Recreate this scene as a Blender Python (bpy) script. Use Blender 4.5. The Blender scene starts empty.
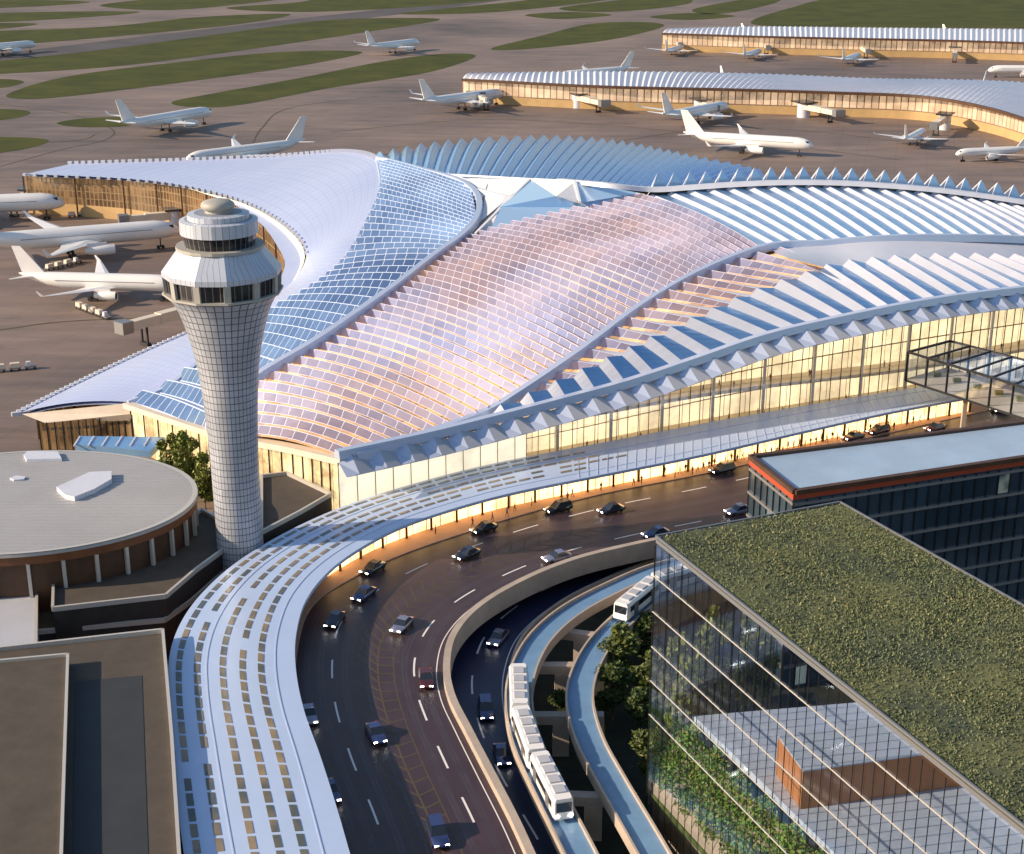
import bpy, bmesh, math, random
from mathutils import Vector, Matrix
random.seed(7)
R = math.radians
# ------------------------------------------------------------------ camera
H = 120.0; F = 1500.0; PITCH = R(19.7)
CT, ST = math.cos(PITCH), math.sin(PITCH)
YH = 427 - F*math.tan(PITCH)
scene = bpy.context.scene
cam = bpy.data.cameras.new('camera'); co = bpy.data.objects.new('camera', cam)
scene.collection.objects.link(co); scene.camera = co
co.location = (0, 0, H); co.rotation_euler = (R(90)-PITCH, 0, 0)
cam.sensor_width = 36; cam.lens = F/1024*36; cam.clip_end = 9000; cam.clip_start = 1
# ------------------------------------------------------------------ light
SUN_EL = 24.0; SUN_DIR = Vector((1.0, 0.20, -math.tan(R(SUN_EL)))).normalized()   # light travels to the right
w = bpy.data.worlds.new('World'); scene.world = w; w.use_nodes = True
nt = w.node_tree; bg = nt.nodes['Background']
sky = nt.nodes.new('ShaderNodeTexSky'); sky.sky_type = 'NISHITA'; sky.sun_disc = False
sky.sun_elevation = R(SUN_EL)
sky.sun_rotation = math.atan2(-SUN_DIR.x, -SUN_DIR.y)
sky.air_density = 1.2; sky.dust_density = 1.0; sky.ozone_density = 2.5
nt.links.new(sky.outputs[0], bg.inputs[0]); bg.inputs[1].default_value = 0.115
sl = bpy.data.lights.new('sun', 'SUN'); so = bpy.data.objects.new('sun', sl); scene.collection.objects.link(so)
sl.energy = 5.0; sl.angle = R(0.5); sl.color = (1.0, 0.80, 0.58)
so.rotation_euler = SUN_DIR.to_track_quat('-Z', 'Y').to_euler()
scene.view_settings.view_transform = 'Standard'; scene.view_settings.look = 'None'
scene.view_settings.exposure = 0.42; scene.view_settings.gamma = 1
C = scene.collection

# ------------------------------------------------------------------ geometry helpers
def P(px, py, z=0.0):
    zc = (H-z)*F/((py-YH)*CT)
    return Vector(((px-512)/F*zc, zc*CT - zc*((py-427)/F)*ST, z))
def zat(Y, py):
    t = (py-427)/F; zc = Y/(CT - t*ST)
    return H - zc*(ST + t*CT)
def scl(py, z=0.0): return (py-YH)*CT/(H-z)          # pixels per metre
def hd(px, py, qx, qy, z=0.0):
    d = P(qx, qy, z)-P(px, py, z); return math.atan2(d.y, d.x)
def cr(pts, t):
    n = len(pts)-1; t = max(0.0, min(1.0, t))*n; i = min(int(t), n-1); u = t-i
    p1 = pts[i]; p2 = pts[i+1]; p0 = pts[i-1] if i > 0 else p1*2-p2; p3 = pts[i+2] if i+2 <= n else p2*2-p1
    return 0.5*((2*p1)+(p2-p0)*u+(2*p0-5*p1+4*p2-p3)*u*u+(3*p1-p0-3*p2+p3)*u*u*u)
def W3(l): return [P(*q) for q in l]
def arcmap(curves, N, s0=0.0, s1=1.0):
    """params giving even spacing along the mean of curves"""
    K = 400; acc = [0.0]; last = None
    for k in range(K+1):
        t = s0+(s1-s0)*k/K
        m = sum((cr(c, t) for c in curves), Vector())/len(curves)
        if last is not None: acc.append(acc[-1]+(m-last).length)
        last = m
    out = []; j = 0
    for i in range(N+1):
        d = acc[-1]*i/N
        while j < K-1 and acc[j+1] < d: j += 1
        seg = acc[j+1]-acc[j]; u = (d-acc[j])/seg if seg > 1e-9 else 0
        out.append(s0+(s1-s0)*(j+u)/K)
    return out

class MB:
    def __init__(s): s.v = []; s.f = []; s.m = []; s.uv = []
    def face(s, pts, m=0, uv=None):
        b = len(s.v); s.v += [Vector(p) for p in pts]; s.f.append(list(range(b, b+len(pts)))); s.m.append(m)
        s.uv.append(uv if uv else [(0, 0)]*len(pts))
    def hexa(s, a, b, m=0):          # bottom ring a (4), top ring b (4), ccw from above
        s.face(a[::-1], m); s.face(b, m)
        for i in range(4):
            j = (i+1) % 4; s.face([a[i], a[j], b[j], b[i]], m, [(0, 0), (1, 0), (1, 1), (0, 1)])
    def box(s, c, d, rz=0, m=0, top=1.0):
        c = Vector(c); q = Matrix.Rotation(rz, 3, 'Z'); x, y, z = [k/2 for k in d]
        a = [c+q@Vector((i*x, j*y, -z)) for i, j in ((-1, -1), (1, -1), (1, 1), (-1, 1))]
        b = [c+q@Vector((i*x*top, j*y*top, z)) for i, j in ((-1, -1), (1, -1), (1, 1), (-1, 1))]
        s.hexa(a, b, m)
    def beam(s, p, q, w_, h, m=0):
        p = Vector(p); q = Vector(q); d = q-p
        if d.length < 1e-6: return
        sd = d.cross(Vector((0, 0, 1)))
        if sd.length < 1e-4: sd = Vector((1, 0, 0))
        sd.normalize(); up = sd.cross(d).normalized(); sd *= w_/2; up = up*h/2
        a = [p-sd-up, p+sd-up, p+sd+up, p-sd+up]; b = [r+d for r in a]
        s.face(a, m); s.face(b[::-1], m)
        for i in range(4):
            j = (i+1) % 4; s.face([a[j], a[i], b[i], b[j]], m)
    def prism(s, poly, z0, z1, m=0, mt=None):
        n = len(poly); a = [Vector((p[0], p[1], z0)) for p in poly]; b = [Vector((p[0], p[1], z1)) for p in poly]
        s.face(a[::-1], m); s.face(b, m if mt is None else mt)
        for i in range(n):
            j = (i+1) % n; s.face([a[i], a[j], b[j], b[i]], m)
    def rings(s, rs, m=0, closed=True, caps=True):
        n = len(rs[0])
        for k in range(len(rs)-1):
            for i in range(n if closed else n-1):
                j = (i+1) % n
                mm = m[k] if isinstance(m, (list, tuple)) else m
                s.face([rs[k][i], rs[k][j], rs[k+1][j], rs[k+1][i]], mm,
                       [(i/n, k), ((i+1)/n, k), ((i+1)/n, k+1), (i/n, k+1)])
        if caps:
            s.face(rs[0][::-1], m[0] if isinstance(m, (list, tuple)) else m); s.face(rs[-1], m[-1] if isinstance(m, (list, tuple)) else m)
    def tube(s, pts, rad, n=8, m=0, sz=1.0):
        rs = []
        for i, p in enumerate(pts):
            p = Vector(p); d = Vector(pts[min(i+1, len(pts)-1)])-Vector(pts[max(i-1, 0)])
            a = d.cross(Vector((0, 0, 1)));
            if a.length < 1e-4: a = Vector((1, 0, 0))
            a.normalize(); b = a.cross(d).normalized(); r = rad[i] if isinstance(rad, (list, tuple)) else rad
            rs.append([p+a*r*math.cos(t*2*math.pi/n)+b*r*sz*math.sin(t*2*math.pi/n) for t in range(n)])
        s.rings(rs, m)
    def lathe(s, prof, c=(0, 0, 0), n=24, m=0, sx=1, sy=1, caps=True):
        c = Vector(c)
        s.rings([[c+Vector((r*sx*math.cos(2*math.pi*i/n), r*sy*math.sin(2*math.pi*i/n), z)) for i in range(n)] for r, z in prof], m, caps=caps)
    def build(s, name, mats, parent=None, smooth=False, merge=True):
        me = bpy.data.meshes.new(name)
        o = parent
        me.from_pydata([tuple(v) for v in s.v], [], s.f)
        if not isinstance(mats, (list, tuple)): mats = [mats]
        for k in mats: me.materials.append(k)
        me.polygons.foreach_set('material_index', s.m)
        ul = me.uv_layers.new(name='UVMap'); fl = [c for u in s.uv for t in u for c in t]; ul.data.foreach_set('uv', fl)
        if merge:
            bm = bmesh.new(); bm.from_mesh(me); bmesh.ops.remove_doubles(bm, verts=bm.verts, dist=1e-4); bm.to_mesh(me); bm.free()
        if smooth:
            me.polygons.foreach_set('use_smooth', [True]*len(me.polygons))
            if smooth != 'all': me.set_sharp_from_angle(angle=R(40))
        ob = bpy.data.objects.new(name, me); C.objects.link(ob)
        if parent: ob.parent = parent
        return ob
def tag(o, label=None, cat=None, group=None, kind=None):
    if label: o['label'] = label
    if cat: o['category'] = cat
    if group: o['group'] = group
    if kind: o['kind'] = kind
    return o
def thing(name, label, cat, loc=(0, 0, 0), rz=0, group=None):
    o = bpy.data.objects.new(name, None); C.objects.link(o); o.location = loc; o.rotation_euler = (0, 0, rz)
    o.empty_display_size = .5
    return tag(o, label, cat, group)
def dup(root, loc, rz, label, group=None, s=None):
    r = root.copy(); C.objects.link(r); r.location = loc; r.rotation_euler = (0, 0, rz)
    if s: r.scale = (s, s, s) if not isinstance(s, tuple) else s
    r['label'] = label
    if group: r['group'] = group
    for ch in list(root.children):
        c = ch.copy(); C.objects.link(c); c.parent = r
        for g in ch.children:
            d = g.copy(); C.objects.link(d); d.parent = c
    return r

# ------------------------------------------------------------------ materials
def mat(name, col, rough=.6, metal=0.0, var=0.0, vs=.2, col2=None, bump=0.0, bs=5.0, emit=None, es=0.0, spec=.5, coat=0):
    m = bpy.data.materials.new(name); m.use_nodes = True; n = m.node_tree.nodes; l = m.node_tree.links
    b = n['Principled BSDF']; b.inputs['Base Color'].default_value = (*col, 1); b.inputs['Roughness'].default_value = rough
    b.inputs['Metallic'].default_value = metal; b.inputs['Specular IOR Level'].default_value = spec
    b.inputs['Coat Weight'].default_value = coat
    if emit: b.inputs['Emission Color'].default_value = (*emit, 1); b.inputs['Emission Strength'].default_value = es
    if var or col2 or bump:
        g = n.new('ShaderNodeNewGeometry')
        nz = n.new('ShaderNodeTexNoise'); nz.inputs['Scale'].default_value = vs; nz.inputs['Detail'].default_value = 6
        nz.inputs['Roughness'].default_value = .65
        l.new(g.outputs['Position'], nz.inputs['Vector'])
        if var or col2:
            c2 = col2 or tuple(max(0, k*(1-var)) for k in col)
            rp = n.new('ShaderNodeValToRGB'); rp.color_ramp.elements[0].position = .35; rp.color_ramp.elements[1].position = .65
            rp.color_ramp.elements[0].color = (*c2, 1); rp.color_ramp.elements[1].color = (*col, 1)
            l.new(nz.outputs['Fac'], rp.inputs[0]); l.new(rp.outputs[0], b.inputs['Base Color'])
        if bump:
            n2 = n.new('ShaderNodeTexNoise'); n2.inputs['Scale'].default_value = bs; n2.inputs['Detail'].default_value = 4
            l.new(g.outputs['Position'], n2.inputs['Vector'])
            bp = n.new('ShaderNodeBump'); bp.inputs['Strength'].default_value = bump; bp.inputs['Distance'].default_value = .1
            l.new(n2.outputs['Fac'], bp.inputs['Height']); l.new(bp.outputs[0], b.inputs['Normal'])
    return m
def mth(n, l, op, a, b=None, c=None):
    x = n.new('ShaderNodeMath'); x.operation = op
    for i, k in enumerate((a, b, c)):
        if k is None: continue
        if isinstance(k, (int, float)): x.inputs[i].default_value = k
        else: l.new(k, x.inputs[i])
    return x.outputs[0]
def panelled(name, gcol, fcol, pu=3.0, wu=.07, wv=.12, pv=1.0, rough=.12, metal=.0, emit=None, es=0.0, gcol2=None, ns=.05, fr_rough=.5, thr=.5, dk=None, cell=False):
    """Glass panes in a frame grid laid out along the face UVs (u in metres). emit = glow put into the panes or wall itself for the lit interior."""
    m = bpy.data.materials.new(name); m.use_nodes = True; n = m.node_tree.nodes; l = m.node_tree.links
    b = n['Principled BSDF']
    uv = n.new('ShaderNodeUVMap'); sp = n.new('ShaderNodeSeparateXYZ'); l.new(uv.outputs[0], sp.inputs[0])
    fu = mth(n, l, 'FRACT', mth(n, l, 'DIVIDE', sp.outputs[0], pu)); a = mth(n, l, 'LESS_THAN', fu, wu)
    fv = mth(n, l, 'FRACT', mth(n, l, 'DIVIDE', sp.outputs[1], pv)); c = mth(n, l, 'LESS_THAN', fv, wv)
    c2 = mth(n, l, 'GREATER_THAN', fv, 1-wv)
    fr = mth(n, l, 'MAXIMUM', mth(n, l, 'MAXIMUM', a, c), c2)
    g = n.new('ShaderNodeNewGeometry')
    # per pane variation
    cu = mth(n, l, 'FLOOR', mth(n, l, 'DIVIDE', sp.outputs[0], pu)); cv = mth(n, l, 'FLOOR', mth(n, l, 'DIVIDE', sp.outputs[1], pv))
    cx = n.new('ShaderNodeCombineXYZ'); l.new(cu, cx.inputs[0]); l.new(cv, cx.inputs[1])
    wn = n.new('ShaderNodeTexWhiteNoise'); wn.noise_dimensions = '2D'; l.new(cx.outputs[0], wn.inputs['Vector'])
    nz = n.new('ShaderNodeTexNoise'); nz.inputs['Scale'].default_value = ns; nz.inputs['Detail'].default_value = 5
    l.new(g.outputs['Position'], nz.inputs['Vector'])
    f = mth(n, l, 'ADD', mth(n, l, 'MULTIPLY', wn.outputs[0], .08), mth(n, l, 'MULTIPLY', nz.outputs['Fac'], .9))
    rp = n.new('ShaderNodeValToRGB'); rp.color_ramp.elements[0].position = .4; rp.color_ramp.elements[1].position = .75
    rp.color_ramp.elements[0].color = (*gcol, 1); rp.color_ramp.elements[1].color = (*(gcol2 or gcol), 1)
    l.new(f, rp.inputs[0])
    mx = n.new('ShaderNodeMix'); mx.data_type = 'RGBA'; l.new(fr, mx.inputs['Factor']); l.new(rp.outputs[0], mx.inputs[6]); mx.inputs[7].default_value = (*fcol, 1)
    l.new(mx.outputs[2], b.inputs['Base Color'])
    l.new(mth(n, l, 'ADD', mth(n, l, 'MULTIPLY', fr, fr_rough-rough), rough), b.inputs['Roughness'])
    l.new(mth(n, l, 'MULTIPLY', mth(n, l, 'SUBTRACT', 1.0, fr), metal), b.inputs['Metallic'])
    if emit:
        n3 = n.new('ShaderNodeTexNoise'); n3.inputs['Scale'].default_value = ns*1.7; n3.inputs['Detail'].default_value = 8; n3.inputs['Roughness'].default_value = .7
        l.new(g.outputs['Position'], n3.inputs['Vector'])
        e = mth(n, l, 'MULTIPLY', mth(n, l, 'SUBTRACT', 1.0, fr), es)
        r3 = n.new('ShaderNodeMapRange'); r3.inputs[1].default_value = thr-.12; r3.inputs[2].default_value = thr+.15
        r3.inputs[3].default_value = .06 if dk is None else dk
        l.new(mth(n, l, 'ADD', n3.outputs['Fac'], mth(n, l, 'MULTIPLY', mth(n, l, 'SUBTRACT', wn.outputs[0], .5), .12)), r3.inputs[0])
        if cell: r3.inputs[1].default_value = thr; r3.inputs[2].default_value = thr+.05; l.new(mth(n, l, 'ADD', mth(n, l, 'MULTIPLY', wn.outputs[0], .8), mth(n, l, 'MULTIPLY', nz.outputs['Fac'], .4)), r3.inputs[0])
        l.new(mth(n, l, 'MULTIPLY', e, r3.outputs[0]), b.inputs['Emission Strength'])
        b.inputs['Emission Color'].default_value = (*emit, 1)
    return m

M = {}
M['white'] = mat('white_coated_metal', (.66, .67, .74), .35, .0, .08, .15, spec=.6)
M['roofwhite'] = mat('pale_roof_membrane', (.46, .52, .74), .30, .2, .07, .08, spec=.7)
M['rib'] = mat('pale_blue_steel_rib', (.55, .62, .78), .3, .3)
M['cream'] = mat('cream_panel', (.72, .62, .5), .5, 0, .1, .3)
M['bluepl'] = mat('blue_glass_plate', (.30, .52, .78), .22, .5, .2, .12, col2=(.22, .42, .70), spec=.9)
M['bluelou'] = panelled('blue_roof_glazing', (.08, .14, .29), (.50, .58, .74), 3.2, .055, .06, rough=.1, metal=.35, gcol2=(.26, .40, .64), ns=.025)
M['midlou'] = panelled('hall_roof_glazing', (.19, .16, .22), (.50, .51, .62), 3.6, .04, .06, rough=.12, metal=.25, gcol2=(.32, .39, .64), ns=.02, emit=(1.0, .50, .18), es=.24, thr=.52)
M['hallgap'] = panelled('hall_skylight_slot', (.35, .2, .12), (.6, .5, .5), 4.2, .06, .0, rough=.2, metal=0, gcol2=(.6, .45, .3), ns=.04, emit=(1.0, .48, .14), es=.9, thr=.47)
M['northlou'] = panelled('north_roof_glazing', (.09, .18, .42), (.45, .52, .70), 3.5, .05, .05, rough=.15, metal=.25, gcol2=(.30, .34, .62), ns=.02)
M['facade'] = panelled('lit_hall_curtain_wall', (.25, .16, .08), (.20, .14, .08), 3.2, .05, .02, pv=1.0, rough=.12, gcol2=(.5, .40, .25), ns=.075, emit=(1.0, .74, .38), es=1.25, thr=.50, dk=.16)
M['shop'] = panelled('kerbside_shop_glass', (.3, .2, .1), (.2, .13, .08), 3.2, .06, .05, pv=1.0, rough=.2, gcol2=(.6, .45, .3), ns=.09, emit=(1.0, .60, .24), es=3.0, thr=.45, dk=.35)
M['facadew'] = panelled('frosted_glass_wall', (.62, .60, .58), (.14, .13, .13), 400.0, .0, .02, rough=.25, gcol2=(.75, .74, .72), ns=.05, emit=(1.0, .86, .6), es=.75, thr=.40, dk=.5)
M['brownfac'] = panelled('bronze_curtain_wall', (.04, .022, .012), (.26, .17, .09), 1.9, .24, .06, pv=.72, rough=.2, gcol2=(.16, .09, .04), ns=.06, emit=(1.0, .55, .22), es=.22, thr=.5)
M['goldfac'] = panelled('lit_concourse_wall', (.38, .27, .19), (.26, .17, .11), 4.0, .16, .05, pv=3.0, rough=.2, gcol2=(.62, .50, .42), ns=.05, emit=(1.0, .66, .38), es=.5, thr=.50, dk=.25)
M['tan'] = mat('tan_wall_base', (.55, .36, .16), .7, 0, .2, .1)
def apron_mat():
    m = mat('apron_concrete', (.30, .25, .23), .62); n = m.node_tree.nodes; l = m.node_tree.links; b = n['Principled BSDF']
    g = n.new('ShaderNodeNewGeometry')
    n1 = n.new('ShaderNodeTexNoise'); n1.inputs['Scale'].default_value = .006; n1.inputs['Detail'].default_value = 6
    mp = n.new('ShaderNodeMapping'); mp.inputs['Scale'].default_value = (.35, 1.6, 1); mp.inputs['Rotation'].default_value = (0, 0, .12)
    n2 = n.new('ShaderNodeTexNoise'); n2.inputs['Scale'].default_value = .06; n2.inputs['Detail'].default_value = 8; n2.inputs['Roughness'].default_value = .7
    l.new(g.outputs['Position'], n1.inputs['Vector']); l.new(g.outputs['Position'], mp.inputs[0]); l.new(mp.outputs[0], n2.inputs['Vector'])
    r1 = n.new('ShaderNodeValToRGB'); r1.color_ramp.elements[0].position = .3; r1.color_ramp.elements[1].position = .7
    r1.color_ramp.elements[0].color = (.055, .046, .044, 1); r1.color_ramp.elements[1].color = (.35, .25, .195, 1)
    f = mth(n, l, 'ADD', mth(n, l, 'MULTIPLY', n1.outputs['Fac'], .55), mth(n, l, 'MULTIPLY', n2.outputs['Fac'], .45)); l.new(f, r1.inputs[0])
    br = n.new('ShaderNodeTexBrick'); br.offset = 0; br.inputs['Scale'].default_value = 1; br.inputs['Mortar Size'].default_value = .12
    br.inputs['Brick Width'].default_value = 14; br.inputs['Row Height'].default_value = 14; br.inputs['Color1'].default_value = (1, 1, 1, 1); br.inputs['Color2'].default_value = (.93, .93, .93, 1); br.inputs['Mortar'].default_value = (.72, .7, .7, 1)
    m2 = n.new('ShaderNodeMapping'); m2.inputs['Rotation'].default_value = (0, 0, .25); l.new(g.outputs['Position'], m2.inputs[0]); l.new(m2.outputs[0], br.inputs['Vector'])
    mx = n.new('ShaderNodeMix'); mx.data_type = 'RGBA'; mx.blend_type = 'MULTIPLY'; mx.inputs[0].default_value = 1
    l.new(r1.outputs[0], mx.inputs[6]); l.new(br.outputs['Color'], mx.inputs[7]); l.new(mx.outputs[2], b.inputs['Base Color'])
    return m
M['apron'] = apron_mat()
M['grass'] = mat('mown_grass', (.080, .085, .016), .9, 0, 0, .03, col2=(.045, .055, .010), bump=.3, bs=.6, spec=.2)
M['runway'] = mat('runway_asphalt', (.10, .085, .085), .8, 0, .3, .02)
M['asphalt'] = mat('road_asphalt', (.060, .034, .040), .42, 0, .35, .12, bump=.15, bs=8, spec=.5)
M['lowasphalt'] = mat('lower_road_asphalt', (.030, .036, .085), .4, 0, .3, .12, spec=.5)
M['paint'] = mat('white_road_paint', (.75, .73, .7), .6)
M['ypaint'] = mat('worn_yellow_paint', (.085, .068, .036), .7)
M['walk'] = mat('sidewalk_concrete', (.62, .36, .22), .7, 0, .15, .3)
M['conc'] = mat('cast_concrete', (.46, .38, .31), .75, 0, .2, .25, bump=.1)
M['bconc'] = mat('guideway_deck', (.16, .29, .46), .4, 0, .15, .4)
M['earth'] = mat('planted_soil', (.030, .032, .018), .95, 0, .5, .3)
M['canopy'] = mat('canopy_white_panel', (.50, .62, .84), .3, .1, .05, .2, spec=.6)
M['slot'] = panelled('canopy_skylight_glass', (.10, .11, .10), (.5, .55, .6), 3.0, .0, .0, rough=.15, gcol2=(.42, .30, .16), ns=.12)
M['darkroof'] = mat('brown_roof_membrane', (.085, .068, .052), .85, 0, .25, .25, bump=.2, bs=3)
M['roofshade'] = mat('painted_roof_shade', (.032, .038, .044), .8, 0, .2, .2)  # shade on the corner roof, put into the colour
M['podwall'] = mat('dark_podium_wall', (.045, .035, .028), .7, 0, .3, .4)
M['trim'] = mat('pale_metal_coping', (.6, .56, .5), .4, .3)
M['rotroof'] = mat('grey_metal_roof', (.42, .41, .40), .5, .1, .12, .06)
M['brownwall'] = mat('dark_bronze_wall', (.10, .045, .022), .5, 0, .4, .4)
M['greywall'] = mat('grey_plaster', (.45, .46, .50), .7, 0, .1, .2)
M['plane'] = mat('white_aircraft_paint', (.84, .82, .80), .28, 0, .04, .2, spec=.6, coat=.3)
M['metal'] = mat('grey_machine_metal', (.30, .30, .31), .4, .6)
M['dark'] = mat('dark_rubber', (.02, .02, .022), .7)
M['dglass'] = mat('dark_tinted_glass', (.02, .025, .035), .08, 0, spec=.9)
M['red'] = mat('red_fascia', (.38, .06, .022), .45)
M['office'] = panelled('office_curtain_wall', (.035, .055, .075), (.06, .08, .10), 2.2, .05, .1, pv=4.0, rough=.06, metal=.2, gcol2=(.10, .15, .20), ns=.05, emit=(.75, .9, .8), es=.3, thr=.955, dk=.0, cell=True)
M['offroof'] = mat('pale_blue_membrane_roof', (.38, .50, .64), .4, 0, .2, .08)
M['black'] = mat('black_steel', (.02, .02, .022), .4, .3)
M['bark'] = mat('bark', (.10, .065, .04), .9, 0, .3, 2)
M['leaf'] = mat('leaves_green', (.085, .115, .022), .6, 0, 0, .8, col2=(.035, .06, .012))
M['leafy'] = mat('leaves_yellow_green', (.16, .17, .03), .6, 0, 0, .6, col2=(.07, .09, .015))
M['orange'] = mat('orange_timber_cladding', (.50, .20, .07), .6, 0, .2, .4)
M['slab'] = mat('pale_floor_slab', (.55, .62, .76), .4, 0, .1, .3)
M['lamp'] = mat('lit_headlight', (1, 1, 1), .3, emit=(1, .93, .8), es=14)
M['cove'] = mat('lit_cove_strip', (.9, .8, .5), .4, emit=(1, .8, .38), es=.9)
def towermat():
    m = panelled('tower_tile_cladding', (.36, .38, .42), (.09, .08, .11), 1.0, .15, .06, pv=1.0, rough=.35, metal=.1, gcol2=(.54, .56, .61), ns=.2)
    return m
M['tower'] = towermat()
M['towerw'] = panelled('tower_standing_seam', (.46, .50, .58), (.25, .27, .32), 1.0, .10, .0, pv=1.0, rough=.35, metal=.1, gcol2=(.56, .60, .68), ns=.1)
M['towerg'] = panelled('tower_cab_glass', (.015, .015, .02), (.22, .22, .24), 1.0, .08, .0, pv=1.0, rough=.08, gcol2=(.05, .05, .05), ns=.3)
M['concg'] = mat('tower_grey_trim', (.42, .40, .36), .55, 0, .15, .5)
def clearglass(name='clear_facade_glass', tr=.62, col=(.92, .96, 1.0), gl=.15):
    m = bpy.data.materials.new(name); m.use_nodes = True; n = m.node_tree.nodes; l = m.node_tree.links
    n.remove(n['Principled BSDF']); o = n['Material Output']
    t = n.new('ShaderNodeBsdfTransparent'); t.inputs[0].default_value = (*col, 1)
    g = n.new('ShaderNodeBsdfGlossy'); g.inputs['Roughness'].default_value = .06; g.inputs[0].default_value = (.75, .85, 1, 1)
    mx = n.new('ShaderNodeMixShader'); fz = n.new('ShaderNodeFresnel'); fz.inputs[0].default_value = 1.5
    k = mth(n, l, 'MINIMUM', mth(n, l, 'ADD', mth(n, l, 'MULTIPLY', fz.outputs[0], .9), gl), 1.0)
    l.new(k, mx.inputs[0]); l.new(t.outputs[0], mx.inputs[1]); l.new(g.outputs[0], mx.inputs[2]); l.new(mx.outputs[0], o.inputs[0])
    return m
M['clear'] = clearglass()

# ------------------------------------------------------------------ ground, airfield
mb = MB(); mb.face([(-5000, -600, 0), (5000, -600, 0), (5000, 8000, 0), (-5000, 8000, 0)])
tag(mb.build('ground', M['apron']), kind='structure')
def blob(ctrl, n=70):
    pts = W3([(x, y, 0) for x, y in ctrl]); pts = pts+[pts[0]]; L = len(pts)-1; out = []
    for k in range(n):
        t = k/n*L; i = int(t); u = t-i
        p0, p1, p2, p3 = pts[(i-1) % L], pts[i], pts[(i+1) % L], pts[(i+2) % L]
        out.append(0.5*((2*p1)+(p2-p0)*u+(2*p0-5*p1+4*p2-p3)*u*u+(3*p1-p0-3*p2+p3)*u*u*u))
    return out
def edgeY(ctrl):       # lens-shaped island: tip, upper edge..., tip, lower edge...
    return blob(ctrl)
g = MB()
isl = [
 [(-60, 34), (100, 27), (200, 17), (290, 14), (240, 24), (120, 36), (0, 46), (-60, 50)],
 [(-60, 68), (100, 50), (220, 34), (330, 20), (440, 19), (360, 33), (230, 52), (120, 66), (0, 74), (-60, 76)],
 [(8, 94), (70, 76), (180, 62), (280, 52), (362, 52), (305, 65), (200, 80), (90, 94), (30, 99)],
 [(172, 102), (210, 94), (300, 78), (380, 62), (440, 54), (476, 56), (430, 72), (330, 88), (240, 105), (190, 107)],
 [(400, 14), (450, 8), (520, 1), (580, -8), (640, -8), (620, -2), (560, 6), (480, 13)],
 [(226, 8), (300, 2), (340, -6), (480, -10), (560, -8), (500, 0), (400, 8), (300, 12)],
 [(-60, 16), (40, 12), (140, 12), (60, 19), (-60, 24)],
 [(-60, 26), (0, 23), (38, 24), (0, 29), (-60, 33)],
 [(100, 6), (140, 0), (200, -4), (330, -8), (260, 2), (170, 10)],
 [(492, 48), (540, 36), (590, 24), (640, 22), (664, 26), (620, 38), (560, 46), (510, 50)],
 [(525, 15), (570, 12), (612, 15), (560, 19)],
 [(560, 8), (620, 0), (680, -6), (690, 3), (640, 10), (590, 12)],
 [(650, 17), (690, 13), (735, 16), (690, 20)],
 [(694, 9), (740, 0), (780, -4), (775, 3), (735, 12), (705, 14)],
 [(752, 24), (790, 8), (850, -4), (1000, -12), (1200, -12), (1250, 28), (1000, 28), (850, 27)],
 [(-60, 82), (0, 79), (24, 82), (0, 88), (-60, 90)],
 [(-60, 112), (0, 109), (30, 112), (10, 119), (-60, 124)],
 [(-60, 140), (0, 137), (48, 140), (20, 150), (-60, 158)],
 [(57, 123), (90, 118), (150, 117), (162, 120), (130, 126), (80, 127)],
 [(-200, 4), (0, 0), (90, 2), (0, 8), (-200, 12)],
]
for k, c in enumerate(isl): g.face([(p.x, p.y, .06) for p in blob(c)])
tag(g.build('grass', M['grass'], merge=False), 'mown green grass islands between the taxiways', None, kind='stuff')
r = MB()
def strip(mb, ctrl, wid, z, m=0, n=60, cz=0):
    pts = W3([(x, y, cz) for x, y in ctrl]); prev = None
    for k in range(n+1):
        p = cr(pts, k/n); q = cr(pts, min(1, k/n+.01)) - cr(pts, max(0, k/n-.01)); q.z = 0
        s = Vector((-q.y, q.x, 0)).normalized()*wid/2
        a = Vector((p.x, p.y, z))
        if prev: mb.face([prev[1], a-s, a+s, prev[0]], m)
        prev = (a+s, a-s)
strip(r, [(-200, 68), (0, 57), (150, 40), (300, 22), (420, 8), (560, -12)], 55, .03)
tag(r.build('runway', M['runway'], merge=False), kind='structure')
r = MB()
for c in [[(-40, 178), (60, 150), (105, 140), (110, 128), (60, 112), (-40, 100)], [(250, 150), (262, 128), (290, 108), (380, 96)], [(0, 330), (60, 322), (140, 318)], [(20, 145), (80, 140), (96, 134)],
          [(560, 150), (760, 128), (1100, 168)], [(330, 132), (480, 120), (640, 128), (900, 160)]]:
    strip(r, c, .9, .05)
tag(r.build('taxiway_markings', M['ypaint'], merge=False), kind='structure')
# landside ground under the roadways
lg = MB(); lg.prism([P(420, 545), P(700, 500), P(1300, 430), Vector((260, 60, 0)), Vector((-30, 60, 0)), P(300, 900)], .05, .1)
tag(lg.build('planted_ground', M['earth']), kind='structure')

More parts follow.
